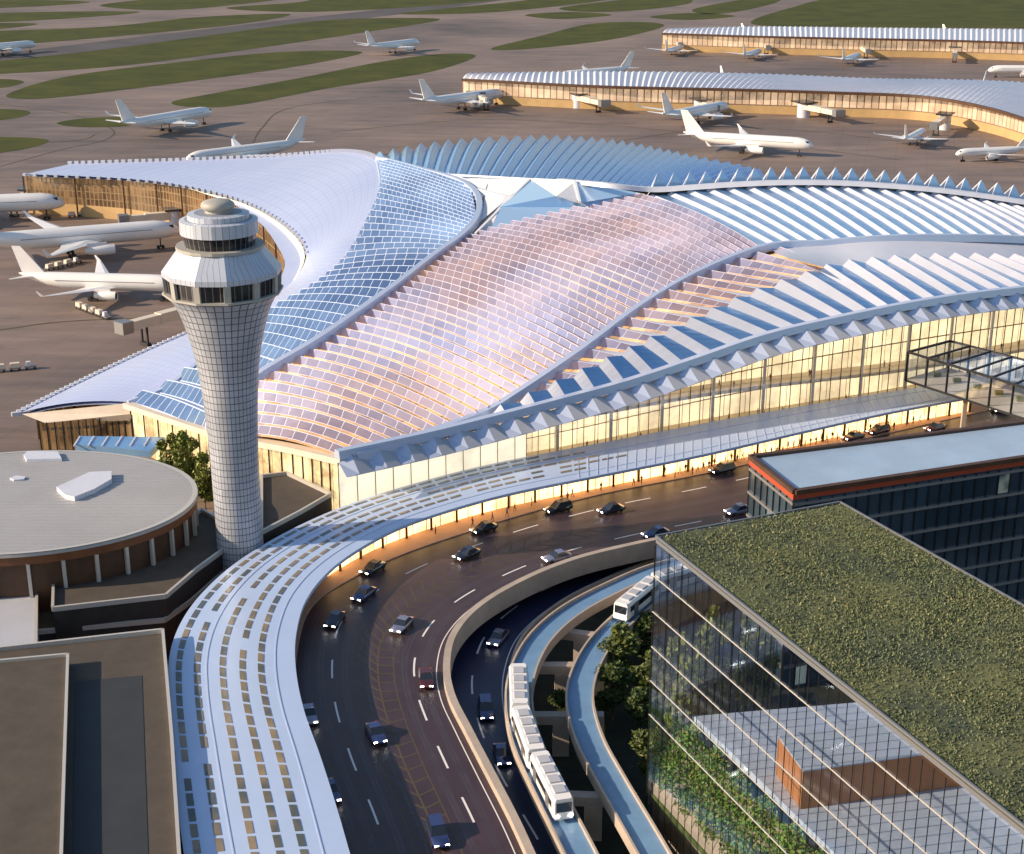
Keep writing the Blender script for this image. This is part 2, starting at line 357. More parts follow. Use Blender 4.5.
# ------------------------------------------------------------------ terminal
term = thing('terminal_building', 'vast airport terminal with white and blue folded wave roof and glowing glass walls', 'airport terminal', P(600, 420, 0))
def tchild(mb, name, mats, label=None, smooth=False):
    o = mb.build(name, mats, None, smooth); o.parent = term; o.matrix_parent_inverse = Matrix.Translation(-term.location)
    if label: o['label'] = label
    return o
def fold(e1, e2, N, h, frac, bulge=0.0, M1=8, h2=None, rows=None, off=True, gap=0.0, s0=0, s1=1):
    """folded plates between two edge curves. mat 0 riser, 1 plate, 2 slot."""
    a = W3(e1) if not isinstance(e1[0], Vector) else e1; b = W3(e2) if not isinstance(e2[0], Vector) else e2
    mb = MB(); ts = arcmap([a, b], N, s0, s1); h2 = h if h2 is None else h2
    def pt(t, s, lift):
        p = cr(a, t); q = cr(b, t); r_ = p.lerp(q, s); r_.z += bulge*4*s*(1-s) + lift*(h+(h2-h)*s); return r_
    for i in range(N):
        t0, t1 = ts[i], ts[i+1]; tm = t0+(t1-t0)*frac; tg = t0+(t1-t0)*gap
        L = (cr(a, t0)-cr(b, t0)).length
        ou = (i % 2)*.5*3.8
        for k in range(M1):
            s_, s2 = k/M1, (k+1)/M1
            u0, u1 = s_*L+ou, s2*L+ou
            if gap: mb.face([pt(t0, s_, 0), pt(t0, s2, 0), pt(tg, s2, 0.02), pt(tg, s_, 0.02)], 2, [(u0, 0.3), (u1, .3), (u1, .7), (u0, .7)])
            mb.face([pt(tg, s_, 0), pt(tg, s2, 0), pt(tm, s2, 1), pt(tm, s_, 1)], 0, [(u0, 0), (u1, 0), (u1, 1), (u0, 1)])
            mb.face([pt(tm, s_, 1), pt(tm, s2, 1), pt(t1, s2, 0), pt(t1, s_, 0)], 1, [(u0, 0), (u1, 0), (u1, 1), (u0, 1)])
        for s_ in (0, 1): mb.face([pt(tg, s_, 0), pt(tm, s_, 1), pt(t1, s_, 0)], 0 if len(e1) < 0 else 1)
    return mb
# main curves: near end first
EAVE_XY = [P(x, y, 12) for x, y in [(340, 502), (430, 479), (500, 463), (560, 452), (625, 440), (690, 427), (761, 414), (830, 403), (906, 391), (970, 379), (1040, 365), (1150, 342), (1260, 320)]]
EAVE_PY = [466, 446, 428, 412, 394, 372, 347, 330, 314, 304, 296, 284, 274]
EAVE = [Vector((p.x, p.y, zat(p.y, y))) for p, y in zip(EAVE_XY, EAVE_PY)]
def lin(tab, x):
    if x <= tab[0][0]: return tab[0][1]
    for (x0, y0), (x1, y1) in zip(tab, tab[1:]):
        if x <= x1: return y0+(y1-y0)*(x-x0)/(x1-x0)
    return tab[-1][1]
TR = [(348, 261), (356, 262), (400, 269), (480, 283), (520, 290.5), (580, 305), (640, 326), (700, 346), (766, 366), (822, 370), (880, 372), (940, 375), (1005, 379), (1070, 386), (1150, 398), (1240, 412)]
TS = [(478, 281), (492, 283), (552, 290.5), (607, 298), (655, 306), (702, 314), (752, 323), (805, 333), (842, 340), (900, 348), (960, 358), (1040, 371), (1130, 386), (1230, 403)]
TF = [(600, 432), (648, 432), (850, 430), (980, 428), (1050, 427), (1130, 430)]
def fz(l, tab, o=0.0): return [(q[0], q[1], zat(lin(tab, q[0]), q[1])+o) for q in l]   # heights from the plan distance of each curve
# rib 2 (between hall glazing and south band)
RIB2 = [(356, 461, 20.5), (400, 448, 22), (480, 420, 25), (520, 397, 27), (580, 356, 30), (640, 311, 33), (700, 276, 35), (766, 251, 36)]; RIB2 = fz(RIB2, TR)
D1 = [(222, 437, 15), (240, 408, 19), (258, 380, 22), (310, 349, 25), (380, 300, 28), (440, 257, 30), (480, 234, 32), (560, 213, 34), (642, 196, 36)]
D2 = [(348, 462, 19), (395, 449, 22), (432, 437, 23.5), (483, 415, 25.5), (560, 370, 29), (620, 325, 32), (668, 291, 34), (718, 269, 35.2), (766, 252, 36)]
D2 = fz(D2, TR)
mb = fold(D1, D2, 44, 1.3, .50, bulge=2.0, M1=10, gap=.20)
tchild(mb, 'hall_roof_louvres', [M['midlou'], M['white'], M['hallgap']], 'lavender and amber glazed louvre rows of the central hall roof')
B1 = [(128, 402, 11), (165, 388, 13), (200, 362, 16), (240, 335, 18), (270, 312, 20), (310, 290, 23), (345, 260, 26), (368, 220, 28.5), (381, 186, 30), (378, 160, 31)]
B2 = [(206, 432, 13), (225, 408, 18), (258, 378, 22), (310, 347, 25.3), (350, 320, 27), (395, 288, 28.6), (436, 256, 30), (462, 236, 31.5), (475, 218, 32.5), (470, 189, 33)]
mb = fold(B1, B2, 38, 1.7, .55, bulge=.6, M1=8, gap=.0)
tchild(mb, 'west_roof_louvres', [M['bluelou'], M['roofwhite']], 'blue glass louvre rows west of the central hall')
# south band: glazed inner part, then stripes
S1 = [(470, 427, 24.3), (517, 401, 27), (560, 371, 29.5), (600, 341, 31.5), (640, 312, 33), (672, 291, 34.2), (702, 277, 35), (737, 263, 35.7), (790, 250, 36.5)]
S2 = [(478, 426, 24.3), (526, 403, 26.5), (596, 372, 29.5), (645, 348, 31.6), (704, 320, 33.4), (744, 303, 34.6), (782, 288, 35.4), (817, 276, 36), (846, 268, 36.3)]
S1 = fz(S1, TR); S2 = fz(S2, TS)
mb = fold(S1, [(x_, y_, z_-.3) for x_, y_, z_ in S2], 20, 1.5, .52, bulge=.0, M1=6, gap=.2, h2=.3)
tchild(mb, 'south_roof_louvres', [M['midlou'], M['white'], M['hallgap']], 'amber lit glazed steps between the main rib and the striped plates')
S3 = [(492, 417, 25), (552, 390, 27.5), (607, 365, 30), (655, 342, 32), (702, 320, 33.5), (752, 298, 35), (805, 279, 36), (842, 268, 36.5), (900, 262, 37), (960, 260, 37.5), (1040, 262, 37.5), (1130, 268, 37), (1230, 275, 36)]
RIB3 = [Vector((p.x, p.y, p.z)) for p in EAVE]
def ev(px, lift=0):   # point on eave whose pixel x is px
    a = 0; b = 1
    def px_of(p): 
        zc = p.y*CT + (H-p.z)*ST; return 512+F*p.x/zc
    for _ in range(40):
        c = (a+b)/2
        if px_of(cr(EAVE, c)) < px: a = c
        else: b = c
    v = cr(EAVE, a).copy(); v.z += lift; return v
S3 = fz(S3, TS)
S4 = [ev(x, 1.2) for x in (500, 566, 630, 695, 764, 822, 874, 912, 972, 1036, 1114, 1192, 1255)]
S4 = [v+Vector((-.6, 1.4, 0)) for v in S4]
mb = fold([v+Vector((0, 0, .5)) for v in W3(S3)], S4, 34, 1.4, .30, bulge=.1, M1=5, h2=.75)
tchild(mb, 'south_roof_plates', [M['white'], M['bluepl']], 'white and blue striped folded plates above the south eave')
# flat white wedge where stripes begin
wu = W3(fz([(772, 250, 36.2), (822, 245, 36.6), (900, 240, 37), (1040, 243, 37.8), (1130, 252, 37), (1230, 260, 36)], TR))
wlo = W3(fz([(790, 259, 35.9), (845, 270, 36.0), (905, 264, 36.6), (1040, 264, 37.0), (1130, 270, 36.6), (1230, 277, 35.6)], TS, -.1)); mb = MB()
for k in range(40):
    for j in range(4):
        f0, f1 = j/4, (j+1)/4; p, q = cr(wu, k/40), cr(wu, (k+1)/40); p2, q2 = cr(wlo, k/40), cr(wlo, (k+1)/40)
        mb.face([p2.lerp(p, f0), q2.lerp(q, f0), q2.lerp(q, f1), p2.lerp(p, f1)])
tchild(mb, 'roof_wedge', M['white'], smooth=True)
# east upper plates
F1 = [(648, 197, 36.3), (690, 192, 37.5), (735, 189, 38.5), (790, 187, 39), (850, 188, 39.5), (920, 193, 39.5), (980, 200, 39), (1050, 211, 38), (1130, 224, 37)]
F2 = [(762, 251, 36), (798, 248, 36.6), (835, 246, 36.8), (880, 243, 37), (940, 241.5, 37.4), (1005, 242, 37.8), (1070, 247, 37.8), (1150, 257, 37), (1240, 266, 36)]
F1 = fz(F1, TF); F2 = fz(F2, TR)
mb = fold(F1, F2, 29, .62, .24, bulge=.6, M1=6, h2=.6)
tchild(mb, 'east_roof_plates', [M['white'], M['bluepl']], 'white and blue striped folded plates of the upper east roof')
# north slope behind the crest: teeth show over the ridge
N1 = [(600, 189, 35.5), (665, 191, 36.5), (720, 188, 38), (780, 185, 39), (850, 186, 39.5), (920, 191, 39.5), (980, 198, 39), (1050, 209, 38), (1130, 222, 37)]
N2w = []; N1 = fz(N1, TF)
for q in N1:
    v = P(*q); N2w.append(Vector((v.x-4, v.y+40, v.z-17)))
mb = fold([v+Vector((0, 2.0, .4)) for v in W3(N1)], N2w, 30, 4.6, .30, bulge=-1.0, M1=4, h2=1.0, s0=.10)
tchild(mb, 'north_roof_plates', [M['white'], M['bluepl']], 'tall saw teeth rising behind the east crest')
# north west blue plates
G1 = [(372, 160, 30), (420, 150, 29), (470, 144, 29), (530, 141, 29.5), (580, 142, 30), (625, 147, 31), (665, 155, 32), (700, 163, 33), (735, 170, 34), (765, 178, 35)]
G2 = [(380, 165, 30), (415, 171, 31), (455, 178, 32), (500, 183, 33), (545, 184, 34), (585, 186, 35), (620, 189, 35.5), (650, 192, 36), (680, 190, 37), (712, 188, 37.8)]
mb = fold(G1, G2, 34, 2.5, .5, bulge=1.0, M1=5, h2=1.4)
tchild(mb, 'northwest_roof_plates', [M['bluepl'], panelled('crest_plate_glazing', (.28, .46, .78), (.66, .72, .86), 3.5, .07, .13, rough=.2, metal=.2, gcol2=(.40, .42, .66), ns=.02)], 'blue glazed folded plates behind the central skylight')
# ridge bands and ribs
def ribtube(ctrl, wdt, ht, name, m, lift=0.0, n=80):
    pts = W3(ctrl) if not isinstance(ctrl[0], Vector) else ctrl
    mb = MB(); rs = []
    for k in range(n+1):
        p = cr(pts, k/n).copy(); p.z += lift; d = cr(pts, min(1, k/n+.01))-cr(pts, max(0, k/n-.01)); d.z = 0
        s = Vector((-d.y, d.x, 0)).normalized()*wdt/2; u = Vector((0, 0, ht/2))
        rs.append([p-s-u, p+s-u, p+s*.7+u, p-s*.7+u])
    mb.rings(rs); return tchild(mb, name, m, smooth=True)
ribtube([(206, 432, 13.5), (225, 409, 18)]+[(258, 380, 22.5), (310, 349, 25.6), (350, 322, 27.4), (395, 290, 29), (436, 258, 30.5), (462, 239, 31.8), (477, 220, 32.8), (478, 200, 33.2), (460, 184, 33), (420, 172, 32), (378, 161, 31)], 2.2, 1.8, 'roof_rib', M['rib'], .8)
ribtube(RIB2+fz([(822, 247, 0), (880, 242.5, 0), (940, 241, 0), (1005, 242, 0), (1070, 246, 0), (1150, 256, 0), (1240, 265, 0)], TR), 2.0, 1.8, 'roof_rib', M['rib'], .9)
ribtube([v+Vector((-.3, .8, 0)) for v in EAVE], 2.2, 1.6, 'roof_rib', M['rib'], 2.0)
ribtube([(560, 184, 34.5)]+fz([(600, 188, 0), (650, 193, 0), (690, 191, 0), (735, 188, 0), (790, 186, 0), (850, 187, 0), (920, 192, 0), (980, 199, 0), (1050, 210, 0), (1130, 223, 0)], TF, .3), 2.6, 1.2, 'roof_rib', M['white'], 1.1)
ribtube([(128, 402, 11.5), (165, 388, 13.5), (200, 362, 16.5), (240, 335, 18.5), (270, 312, 20.5), (310, 290, 23.5), (345, 260, 26.5), (368, 220, 29), (381, 186, 30.5), (378, 160, 31.5)], 1.6, .6, 'roof_edge', M['rib'], .1)
# eave cells: v-shaped cells outside the south rib
e_in = [v+Vector((0, .2, .6)) for v in EAVE]; e_out = [v+Vector((1.9, -3.6, -.9)) for v in EAVE]
mb = fold(e_in, e_out, 44, 1.3, .45, M1=1, h2=.2)
tchild(mb, 'eave_cells', [M['rib'], M['greywall']], 'row of white triangular cells under the south eave')
# south curtain wall
mb = MB(); W_ = [v+Vector((-.3, .8, 0)) for v in EAVE]; TSW = arcmap([W_], 100); acc = 0
gl_ = MB(); inn = MB(); slb = MB(); colm = []
def fpt(i, off):
    p = cr(W_, TSW[i]); q = cr(W_, min(1, TSW[i]+.004)); d = q-p; d.z = 0; n_ = Vector((-d.y, d.x, 0)).normalized()
    return p+n_*off
for i in range(100):
    p, q = fpt(i, 0), fpt(i+1, 0); L = (q-p).length; p0 = Vector((p.x, p.y, 8)); q0 = Vector((q.x, q.y, 8)); pu = p+Vector((0, 0, .4)); qu = q+Vector((0, 0, .4))
    if i < 16: mb.face([p0, q0, qu, pu], 1, [(acc, .03), (acc+L, .03), (acc+L, .97), (acc, .97)])
    else: gl_.face([p0, q0, qu, pu])
    n_ = Vector((q.y-p.y, -(q.x-p.x), 0)).normalized()*.25
    for f_ in ((0,) if i >= 16 or i % 3 == 0 else (.5,) if i % 3 == 1 else ()):
        a_ = p0.lerp(q0, f_); b_2 = pu.lerp(qu, f_); mb.beam(a_+n_, b_2+n_, .14, .3, 2)
    if i >= 15:
        a1, b1 = fpt(i, 11), fpt(i+1, 11); zt = p.z+1
        inn.face([(a1.x, a1.y, 8), (b1.x, b1.y, 8), (b1.x, b1.y, q.z+.5), (a1.x, a1.y, p.z+.5)], 0, [(acc, 0), (acc+L, 0), (acc+L, 4), (acc, 4)])
        a2, b2 = fpt(i, .4), fpt(i+1, .4); slb.face([(a2.x, a2.y, 8.1), (b2.x, b2.y, 8.1), (b1.x, b1.y, 8.1), (a1.x, a1.y, 8.1)])
        a3, b3 = fpt(i, 5.5), fpt(i+1, 5.5); zm = 15.5+1.2*math.sin(i*.067)
        slb.hexa([Vector((v.x, v.y, zm-.8)) for v in (a3, b3, b1, a1)], [Vector((v.x, v.y, zm)) for v in (a3, b3, b1, a1)])
        slb.beam((a3.x, a3.y, zm+1.0), (b3.x, b3.y, zm+1.0), .08, .1)
        slb.face([(a2.x, a2.y, p.z-.1), (b2.x, b2.y, q.z-.1), (b1.x, b1.y, q.z+.45), (a1.x, a1.y, p.z+.45)][::-1])
        if i % 5 == 0: colm.append((fpt(i, 6.2), p.z))
    acc += L
M['inwall'] = panelled('glowing_interior_wall', (.45, .33, .2), (.5, .38, .22), 5.5, .03, .03, pv=1.0, rough=.6, gcol2=(.7, .6, .45), ns=.06, emit=(1.0, .76, .42), es=1.35, thr=.5, dk=.5)  # the wall itself glows, standing in for the hall lighting
tchild(inn, 'hall_interior_wall', M['inwall'], 'warm self-glowing inner wall seen through the south glass'); tchild(slb, 'hall_floors', M['cream'])
for c_, z_ in colm:
    m_ = MB(); m_.tube([(c_.x, c_.y, 8), (c_.x, c_.y, z_)], .38, 10); tchild(m_, 'hall_column', M['white'], smooth=True)
tchild(gl_, 'hall_glazing', M['clear'])
mb2 = mb
tchild(mb2, 'curtain_wall', [M['facade'], M['facadew'], M['black']], 'glowing amber glass south wall with dark mullions')
# west facing lit wall below hall roof
mb = MB(); wl = W3([(128, 408, 10), (206, 434, 12.6), (222, 439, 14), (290, 452, 17), (345, 465, 19)]); acc = 0
for i in range(24):
    p, q = cr(wl, i/24), cr(wl, (i+1)/24); L = (q-p).length
    p = p+Vector((.4, .6, 0)); q = q+Vector((.4, .6, 0))
    mb.face([(p.x, p.y, 0), (q.x, q.y, 0), q, p], 0, [(acc, .03), (acc+L, .03), (acc+L, .97), (acc, .97)]); acc += L
    mb.beam(Vector((p.x, p.y-.2, 0)), p+Vector((0, -.2, 0)), .25, .3, 1)
tchild(mb, 'west_curtain_wall', [M['facade'], M['black']], 'golden lit glass wall beside the control tower')
mb = MB(); b_ = [v+Vector((0, 0, .8)) for v in wl]; mb_pts = [cr(b_, k/20) for k in range(21)]
for k in range(20): mb.beam(mb_pts[k], mb_pts[k+1], 2.4, 1.2)
tchild(mb, 'west_eave', M['cream'])
# smooth white wing
O = [(70, 164, 16), (200, 160, 19), (285, 156, 22), (345, 152, 27), (377, 160, 31), (381, 186, 30), (368, 220, 28.5), (345, 260, 26), (310, 290, 23), (270, 312, 20), (240, 335, 18), (200, 362, 16), (165, 388, 13), (128, 402, 11)]
I = [(25, 174, 16), (130, 179, 17), (190, 187, 18.5), (240, 200, 20.5), (275, 217, 22), (298, 236, 23), (306, 252, 22), (302, 268, 20), (288, 286, 17.5), (262, 302, 15.5), (215, 322, 13), (150, 350, 10.5), (80, 383, 8.5), (20, 413, 7.5)]
mb = MB(); NO, MM = 90, 12; oo = W3(O); ii = W3(I)
def wpt(k, j):
    s = j/MM; p = cr(ii, k/NO).lerp(cr(oo, k/NO), s); p.z += 1.5*4*s*(1-s)*(k/NO if k < 45 else .8); return p
for k in range(NO):
    for j in range(MM):
        mb.face([wpt(k+1, j), wpt(k+1, j+1), wpt(k, j+1), wpt(k, j)], 0, [(k+1, j), (k+1, j+1), (k, j+1), (k, j)])
        mb.face([wpt(k, j)-Vector((0, 0, .8)), wpt(k, j+1)-Vector((0, 0, .8)), wpt(k+1, j+1)-Vector((0, 0, .8)), wpt(k+1, j)-Vector((0, 0, .8))], 0)
mbw = mb
# small teeth along both wing edges
mb = MB(); ts = arcmap([oo], 60, 0, 4/13)
for t in ts:
    p = cr(oo, t); mb.box(p+Vector((0, 0, .5)), (1.6, 1.0, 1.2))
ts = arcmap([ii], 40, 10/13, 1)
for t in ts:
    p = cr(ii, t); mb.box(p+Vector((-.8, 0, -.2)), (2.2, .8, .9), .5)
for t in arcmap([ii], 46, 0, 6/13):
    p = cr(ii, t); mb.box(p+Vector((0, -.6, -.1)), (1.2, 1.6, .9))
for f_, m_, u_ in zip(mb.f, mb.m, mb.uv): mbw.face([mb.v[i_] for i_ in f_], 1, u_)
M['wingroof'] = panelled('wing_roof_panels', (.44, .50, .72), (.36, .42, .62), 1, .07, .03, pv=1, rough=.3, gcol2=(.49, .55, .77), ns=.05, fr_rough=.5)
tchild(mbw, 'wing_roof', [M['wingroof'], M['white']], 'smooth pale blue white roof sweeping round to the west', smooth=True)
# lower ring and lit cove round the inner curve
rw = [0, .35, .7, 1, 1, 1, .7, .1]
ring0 = [v+Vector((-.5, -.3, -.6)) for v in ii[2:10]]
ring1 = [(v+Vector((-1.8*w_, 0.8*w_, -1.6*w_-.6))) for v, w_ in zip(ii[2:10], rw)]; ring2 = [(v+Vector((-6.5*w_, 1.5*w_, -2.8*w_-.7))) for v, w_ in zip(ii[2:10], rw)]
mb = MB(); mc = MB()
for k in range(60):
    a, b = cr(ring0, k/60), cr(ring0, (k+1)/60); c, d = cr(ring1, k/60), cr(ring1, (k+1)/60); e, f_ = cr(ring2, k/60), cr(ring2, (k+1)/60)
    mc.face([c, d, b, a], 0); mb.face([e, f_, d, c], 0)
tchild(mc, 'cove_light', M['cove']); tchild(mb, 'lower_roof_ring', M['roofwhite'])
# bronze wall under wing
mb = MB(); acc = 0; base = [v+Vector((-1.5, 4.0, -1)) for v in ii[:3]]+[v+Vector((-3.0*w_, 3.0, -1.2-1.6*w_)) for v, w_ in zip(ii[3:10], rw[1:])]+[v+Vector((2.5, 3.0, -1.5)) for v in ii[10:]]; NB = 110
for i in range(NB):
    p, q = cr(base, i/NB), cr(base, (i+1)/NB); L = (q-p).length
    for (zb, zt, vm) in ((4.6, None, 0), (0, 4.6, 1)):
        mb.face([(p.x, p.y, zb), (q.x, q.y, zb), (q.x, q.y, zt if zt else q.z), (p.x, p.y, zt if zt else p.z)], vm, [(acc, .05), (acc+L, .05), (acc+L, 2.9), (acc, 2.9)])
    acc += L
for i in range(0, NB, 4):
    p = cr(base, i/NB); mb.beam((p.x-.3, p.y-1.4, 0), (p.x-.3, p.y-1.4, p.z), .5, .5, 2)
tchild(mb, 'bronze_curtain_wall', [M['brownfac'], M['tan'], M['brownwall']], 'bronze slatted glass wall of the west concourse')
# back wall and end closure so the wing is a volume
mb = MB(); bk = [v+Vector((0, -2, -1)) for v in oo[:5]]+[v+Vector((0, -3, -2)) for v in W3(G1)[1:]]+[v+Vector((0, -1, -1)) for v in N2w[3:]]
for i in range(100):
    p, q = cr(bk, i/100), cr(bk, (i+1)/100); mb.face([(q.x, q.y, 0), (p.x, p.y, 0), p, q])
p = ii[0]; q = oo[0]; mb.face([(p.x, p.y+4, 0), (q.x, q.y-2, 0), (q.x, q.y-2, q.z-1), (p.x, p.y+4, p.z-1)][::-1])
tchild(mb, 'rear_wall', M['goldfac'])
# cream fascia at the near wing end
mb = MB(); a = P(20, 414, 7.5); b = P(45, 421, 7.5); c = P(130, 405, 10.6)
mb.face([P(22, 414, 7.4), P(45, 423, 6.5), P(130, 414, 8.6), P(130, 403, 11)]); mb.face([P(45, 423, 6.5), P(130, 414, 8.6), P(134, 420, 7), P(60, 424, 6)])
tchild(mb, 'end_fascia', M['cream'])
mb = MB(); acc = 0; wl2 = [P(38, 424, 6.5), P(90, 420, 7.5), P(134, 416, 8.4), P(206, 436, 11)]
for i in range(20):
    p, q = cr(wl2, i/20), cr(wl2, (i+1)/20); p = p+Vector((0, .8, 0)); q = q+Vector((0, .8, 0)); L = (q-p).length
    mb.face([(p.x, p.y, 0), (q.x, q.y, 0), q, p], 0, [(acc, .05), (acc+L, .05), (acc+L, .95), (acc, .95)]); acc += L
    mb.beam((p.x, p.y-.3, 0), p+Vector((0, -.3, 0)), .25, .25, 1)
tchild(mb, 'low_bronze_wall', [M['brownfac'], M['black']])
# low blue roof piece
mb = MB(); mb.prism([P(75, 444, 9), P(80, 436, 9), P(165, 437, 9), P(150, 451, 9)], 7.5, 9); 
for k in range(6): mb.beam(P(80+k*14, 436.5, 9.1), P(74+k*14, 446, 9.1), .3, .3, 1)
tchild(mb, 'annex_roof', [M['bluepl'], M['white']])
# central skylight star
mb = MB()
base = [(405, 170, 31), (450, 177, 32), (520, 182, 33.5), (575, 184, 34.5), (645, 194, 36), (600, 207, 35), (560, 214, 34), (480, 236, 31), (473, 222, 31.5), (478, 202, 32)]
bw = W3(base); ctr = P(505, 196, 36)
for i in range(len(bw)): mb.face([bw[i], bw[(i+1) % len(bw)], ctr], 0)
tri = [([(530, 179, 38), (500, 207, 35), (475, 236, 32.2)], 0), ([(530, 179, 38), (556, 196, 38.5), (500, 207, 35.4)], 1), ([(500, 207, 35.4), (556, 196, 38.5), (590, 207, 35)], 1), ([(500, 207, 35.4), (590, 207, 35), (490, 231, 32.5)], 1),
       ([(530, 179, 38), (575, 181, 39), (556, 196, 38.5)], 2), ([(575, 181, 39), (580, 200, 37.5), (556, 196, 38.5)], 0), ([(575, 181, 39), (640, 193, 36.8), (580, 203, 37)], 1), ([(580, 200, 37.5), (556, 196, 38.5), (590, 207, 35.3)], 0), ([(640, 193, 36.8), (590, 208, 35.3), (580, 202, 37)], 1),
       ([(488, 184, 35.4), (530, 179, 38), (480, 222, 33)], 0), ([(440, 174, 32.6), (488, 182, 35.4), (480, 205, 33)], 0), ([(460, 176, 33), (530, 179, 38), (488, 184, 35.4)], 0)]
for t, m in tri: mb.face(W3(t), m)
for a, b in [((530, 179, 38.2), (475, 234, 32.6)), ((530, 179, 38.2), (590, 207, 35.4)), ((575, 181, 39.2), (580, 202, 37.4)), ((530, 179, 38.2), (575, 181, 39.2)), ((440, 174, 33), (530, 179, 38.2))]: mb.beam(P(*a), P(*b), .7, .5, 0)
tchild(mb, 'central_skylight', [mat('bright_white_panel', (.8, .79, .8), .4), mat('pale_blue_skylight', (.46, .66, .88), .2, .3), M['cove']], 'faceted star shaped skylight on the roof crown')

# ------------------------------------------------------------------ control tower
tz = 10.0; tb = P(241, 556, tz)
tower = thing('control_tower', 'tall grey tiled air traffic control tower flaring to a glazed cab', 'control tower', (tb.x, tb.y, 0))
def th(py): return zat(tb.y, py)
s_ = 5.0
def flare(prof, n, mats_, name, m, uvn=40, sy=1.0, oct_=False, off=0.0, vstep=1.2, parent=tower, smooth=False):
    mb = MB(); rs = []
    for k in range(len(prof)-1):
        (r0, z0), (r1, z1) = prof[k], prof[k+1]
        for i in range(n):
            a0, a1 = 2*math.pi*i/n+off, 2*math.pi*(i+1)/n+off
            v0, v1 = z0/vstep, z1/vstep
            mb.face([(r0*math.cos(a0), r0*math.sin(a0), z0), (r0*math.cos(a1), r0*math.sin(a1), z0), (r1*math.cos(a1), r1*math.sin(a1), z1), (r1*math.cos(a0), r1*math.sin(a0), z1)], m,
                    [(uvn*i/n, v0), (uvn*(i+1)/n, v0), (uvn*(i+1)/n, v1), (uvn*i/n, v1)])
    (r0, z0), (r1, z1) = prof[0], prof[-1]
    mb.face([(r1*math.cos(2*math.pi*i/n+off), r1*math.sin(2*math.pi*i/n+off), z1) for i in range(n)], m)
    return mb.build(name, mats_, parent, smooth)
# silhouette half widths from the picture (px) at rows
rows = [(556, 23.5), (520, 23), (480, 23.5), (440, 24.5), (400, 27), (370, 30), (345, 34.5), (325, 40), (310, 45), (298, 51), (292, 56)]
prof = []
def prz(py): return th(py)
for py, hw in rows:
    z = prz(py); prof.append((hw/scl(py, z)/1.0, z))
prof[0] = (prof[0][0], 0)
# smooth the profile
pp = [Vector((r_, 0, z)) for r_, z in prof]; prof2 = [(cr(pp, k/40).x, cr(pp, k/40).z) for k in range(41)]
flare(prof2, 48, [M['tower']], 'shaft', 0, uvn=40, smooth='all')
def ringp(name, rowsp, mt, n=12, uvn=44, off=.26, mat_i=0, smooth=False):
    pr = [(hw/scl(py, prz(py)), prz(py)) for py, hw in rowsp]; return flare(pr, n, [mt], name, 0, uvn=uvn, off=off)
ringp('lower_gallery_rim', [(292, 56), (291, 60), (289, 60)], M['concg'])
ringp('observation_windows', [(290, 55), (273, 56.5)], M['towerg'], uvn=48)
pill = MB(); 
for k in range(12):
    a = 2*math.pi*(k)/12+.26; r0 = 56/scl(285, prz(285)); r1 = 57.5/scl(273, prz(273))
    pill = MB(); pill.beam((r0*math.cos(a), r0*math.sin(a), prz(290)), (r1*math.cos(a), r1*math.sin(a), prz(272)), 1.1, .5)
    pill.build('window_pier', M['concg'], tower)
ringp('skirt_roof', [(273, 59.5), (268, 59.5), (247, 43)], M['towerw'], uvn=60)
ringp('upper_gallery', [(247, 44), (244, 44), (244, 36)], M['concg'], n=24)
ringp('cab_windows', [(246, 34.5), (232, 37)], M['towerg'], n=24, uvn=36)
ringp('cab_parapet', [(232, 39), (219, 39), (218, 34)], M['towerw'], n=24, uvn=36)
ringp('upper_parapet', [(219, 31), (213, 31), (212, 24)], M['towerw'], n=24, uvn=30)
ringp('dome_stem', [(215, 13), (209, 13)], M['concg'], n=24)
zc_ = prz(204); rr = 17/scl(204, zc_); mbd = MB()
mbd.lathe([(rr*.6, prz(211)), (rr*.92, prz(208.5)), (rr, prz(205.5)), (rr*.95, prz(202.5)), (rr*.75, prz(200.5)), (rr*.4, prz(199)), (rr*.08, prz(198.5))], n=24)
mbd.build('radome', M['concg'], tower, 'all')

# ------------------------------------------------------------------ rotunda and podium, left
ZR = 19.0; rc = P(18, 499, ZR); sc = scl(499, ZR); RX = 177/sc; RY = 52/(sc*math.sin(PITCH+math.atan((499-427)/F)))
rot = thing('round_building', 'round grey roofed building with dark bronze walls and pale fins', 'round building', (rc.x, rc.y, 8))
mb = MB(); mb.lathe([(.97, 0), (.97, ZR-9)], sx=RX, sy=RY, n=72); mb.build('wall', M['brownwall'], rot)
mb = MB(); mb.lathe([(1.0, ZR-8.6), (1.006, ZR-8.5), (1.003, ZR-8.0), (.985, ZR-7.9)], sx=RX, sy=RY, n=96)
o = mb.build('roof', [M['rotroof']], rot)
mb = MB(); mb.lathe([(.998, ZR-10.0), (.998, ZR-8.62)], sx=RX, sy=RY, n=96); mb.build('rust_fascia', mat('rust_metal', (.20, .07, .025), .5, 0, .3, .3), rot)
